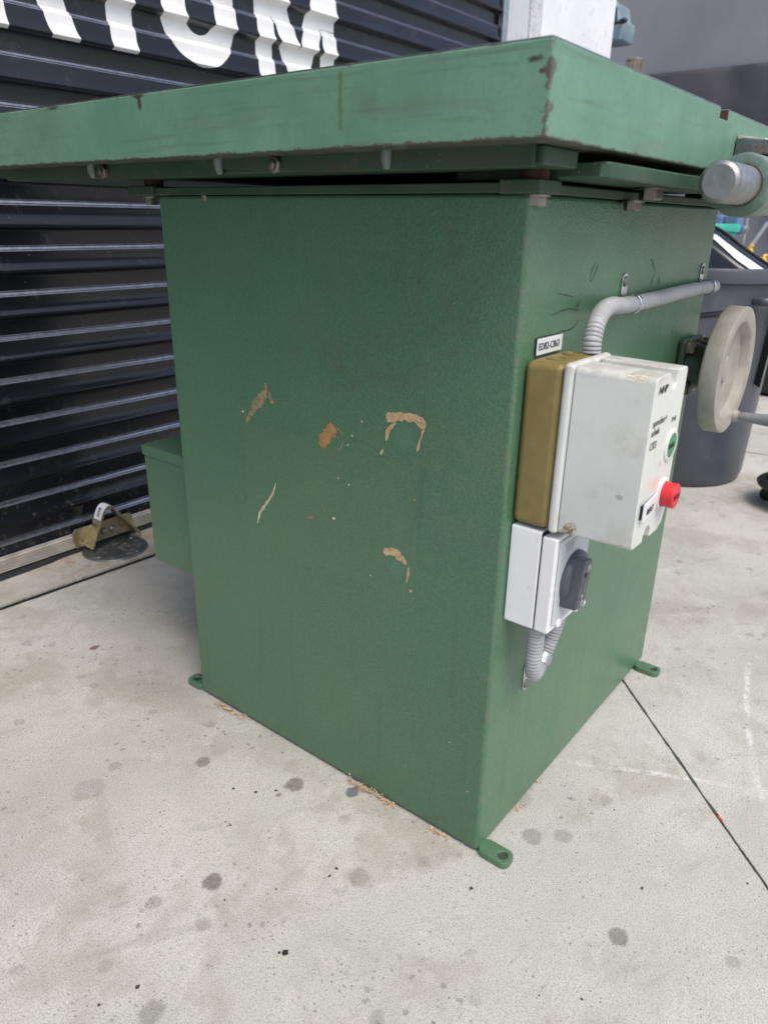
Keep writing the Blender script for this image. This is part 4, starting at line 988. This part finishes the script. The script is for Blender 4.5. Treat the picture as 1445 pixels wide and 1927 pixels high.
# ------------------------------------------------------------------ shavings and grit
def shavings(n, path, spread, zmax, label):
    m = MB()
    for i in range(n):
        t = rnd.random(); k = min(int(t*(len(path)-1)), len(path)-2); f = t*(len(path)-1)-k
        a, b = Vector(path[k]), Vector(path[k+1]); c = a.lerp(b, f)+Vector((-abs(rnd.gauss(0, spread)), rnd.gauss(0, spread*.6), 0))
        c.z = .0008+rnd.random()**3*zmax; L = rnd.uniform(.002, .006); wd = rnd.uniform(.0006, .0014); a0 = rnd.uniform(0, 6.28); r_ = rnd.uniform(.002, .004); el = rnd.uniform(-.6, .9)
        pr = None
        for s_ in range(5):
            an = s_/4*L/r_; d = Vector((math.cos(a0)*math.sin(an)*r_, math.sin(a0)*math.sin(an)*r_, (1-math.cos(an))*r_*el))
            p = c+d; p.z = max(p.z, .0006); sd2 = Vector((-math.sin(a0), math.cos(a0), rnd.uniform(-.2, .4)))*wd
            q = (p+sd2, p-sd2); q[1].z = max(q[1].z, .0004)
            if pr: m.quad(pr[0], pr[1], q[1], q[0])
            pr = q
    return tag(m.build("wood_shavings", "wood", smooth=False), label, "shavings", None, "stuff")
shavings(95, [(-.003, .500, 0), (-.003, .47, 0), (-.002, .434, 0)], .005, .006, "pale wood shavings along the cabinet foot near the far floor lug")
shavings(115, [(-.003, .215, 0), (-.003, .185, 0), (-.002, .155, 0), (-.002, .130, 0)], .004, .012, "curled wood shavings heaped against the middle of the cabinet foot")
shavings(30, [(-.003, .075, 0), (-.002, .042, 0)], .003, .003, "thin trail of wood shavings by the near floor lug")
shavings(14, [(.12, -.003, 0), (.10, -.003, 0), (.25, -.004, 0)], .003, .003, "few loose wood crumbs beside the switch side of the cabinet")
m = MB()
def crumb(m, x, y, r_):
    z = r_*.45; v = [Vector((x+rnd.uniform(.6, 1.2)*r_*math.cos(a), y+rnd.uniform(.6, 1.2)*r_*math.sin(a), .0003)) for a in (0, 1.2, 2.5, 3.7, 5)]
    t = Vector((x+rnd.uniform(-.3, .3)*r_, y+rnd.uniform(-.3, .3)*r_, z))
    for i in range(5): m.quad(v[i], v[(i+1)%5], t)
for x, y, r_ in ((-.131,.124,.0028),(-.145,.123,.0024),(-.252,.092,.004),(-.256,.097,.002),(-.049,-.023,.0022),(.083,-.185,.0018),(-.377,.185,.003),(-.20,.16,.002),(-.12,.33,.0026),(-.105,.30,.0028),(-.085,.28,.0024)): crumb(m, x, y, r_)
for i in range(420):
    x, y = rnd.uniform(-.75, 1.4), rnd.uniform(-.45, 1.05)
    if -.01 < x < W+.01 and -.01 < y < D+.01: continue
    crumb(m, x, y, .0004+.0016*rnd.random()**4)
tag(m.build("grit", "grit", smooth=False), "tiny dark crumbs scattered over the concrete", "grit", None, "stuff")
m = MB()
pj = Vector((.262, -.2265, .0008)); dj = Vector((-.303, -.297, 0)).normalized(); pn = Vector((-dj.y, dj.x, 0))
rings = []
for i in range(7):
    c = pj+dj*.0026*(i-3)+pn*.001*math.sin(i*1.7); rings.append([c-pn*.0018, c+pn*.0018, c+pn*.0015+Vector((0,0,.0014)), c-pn*.0012+Vector((0,0,.0018+.0006*math.sin(i)))])
m.loft(rings); tag(m.build("scrap", "redbit"), "small red plastic scrap caught in the narrow concrete joint", "scrap")
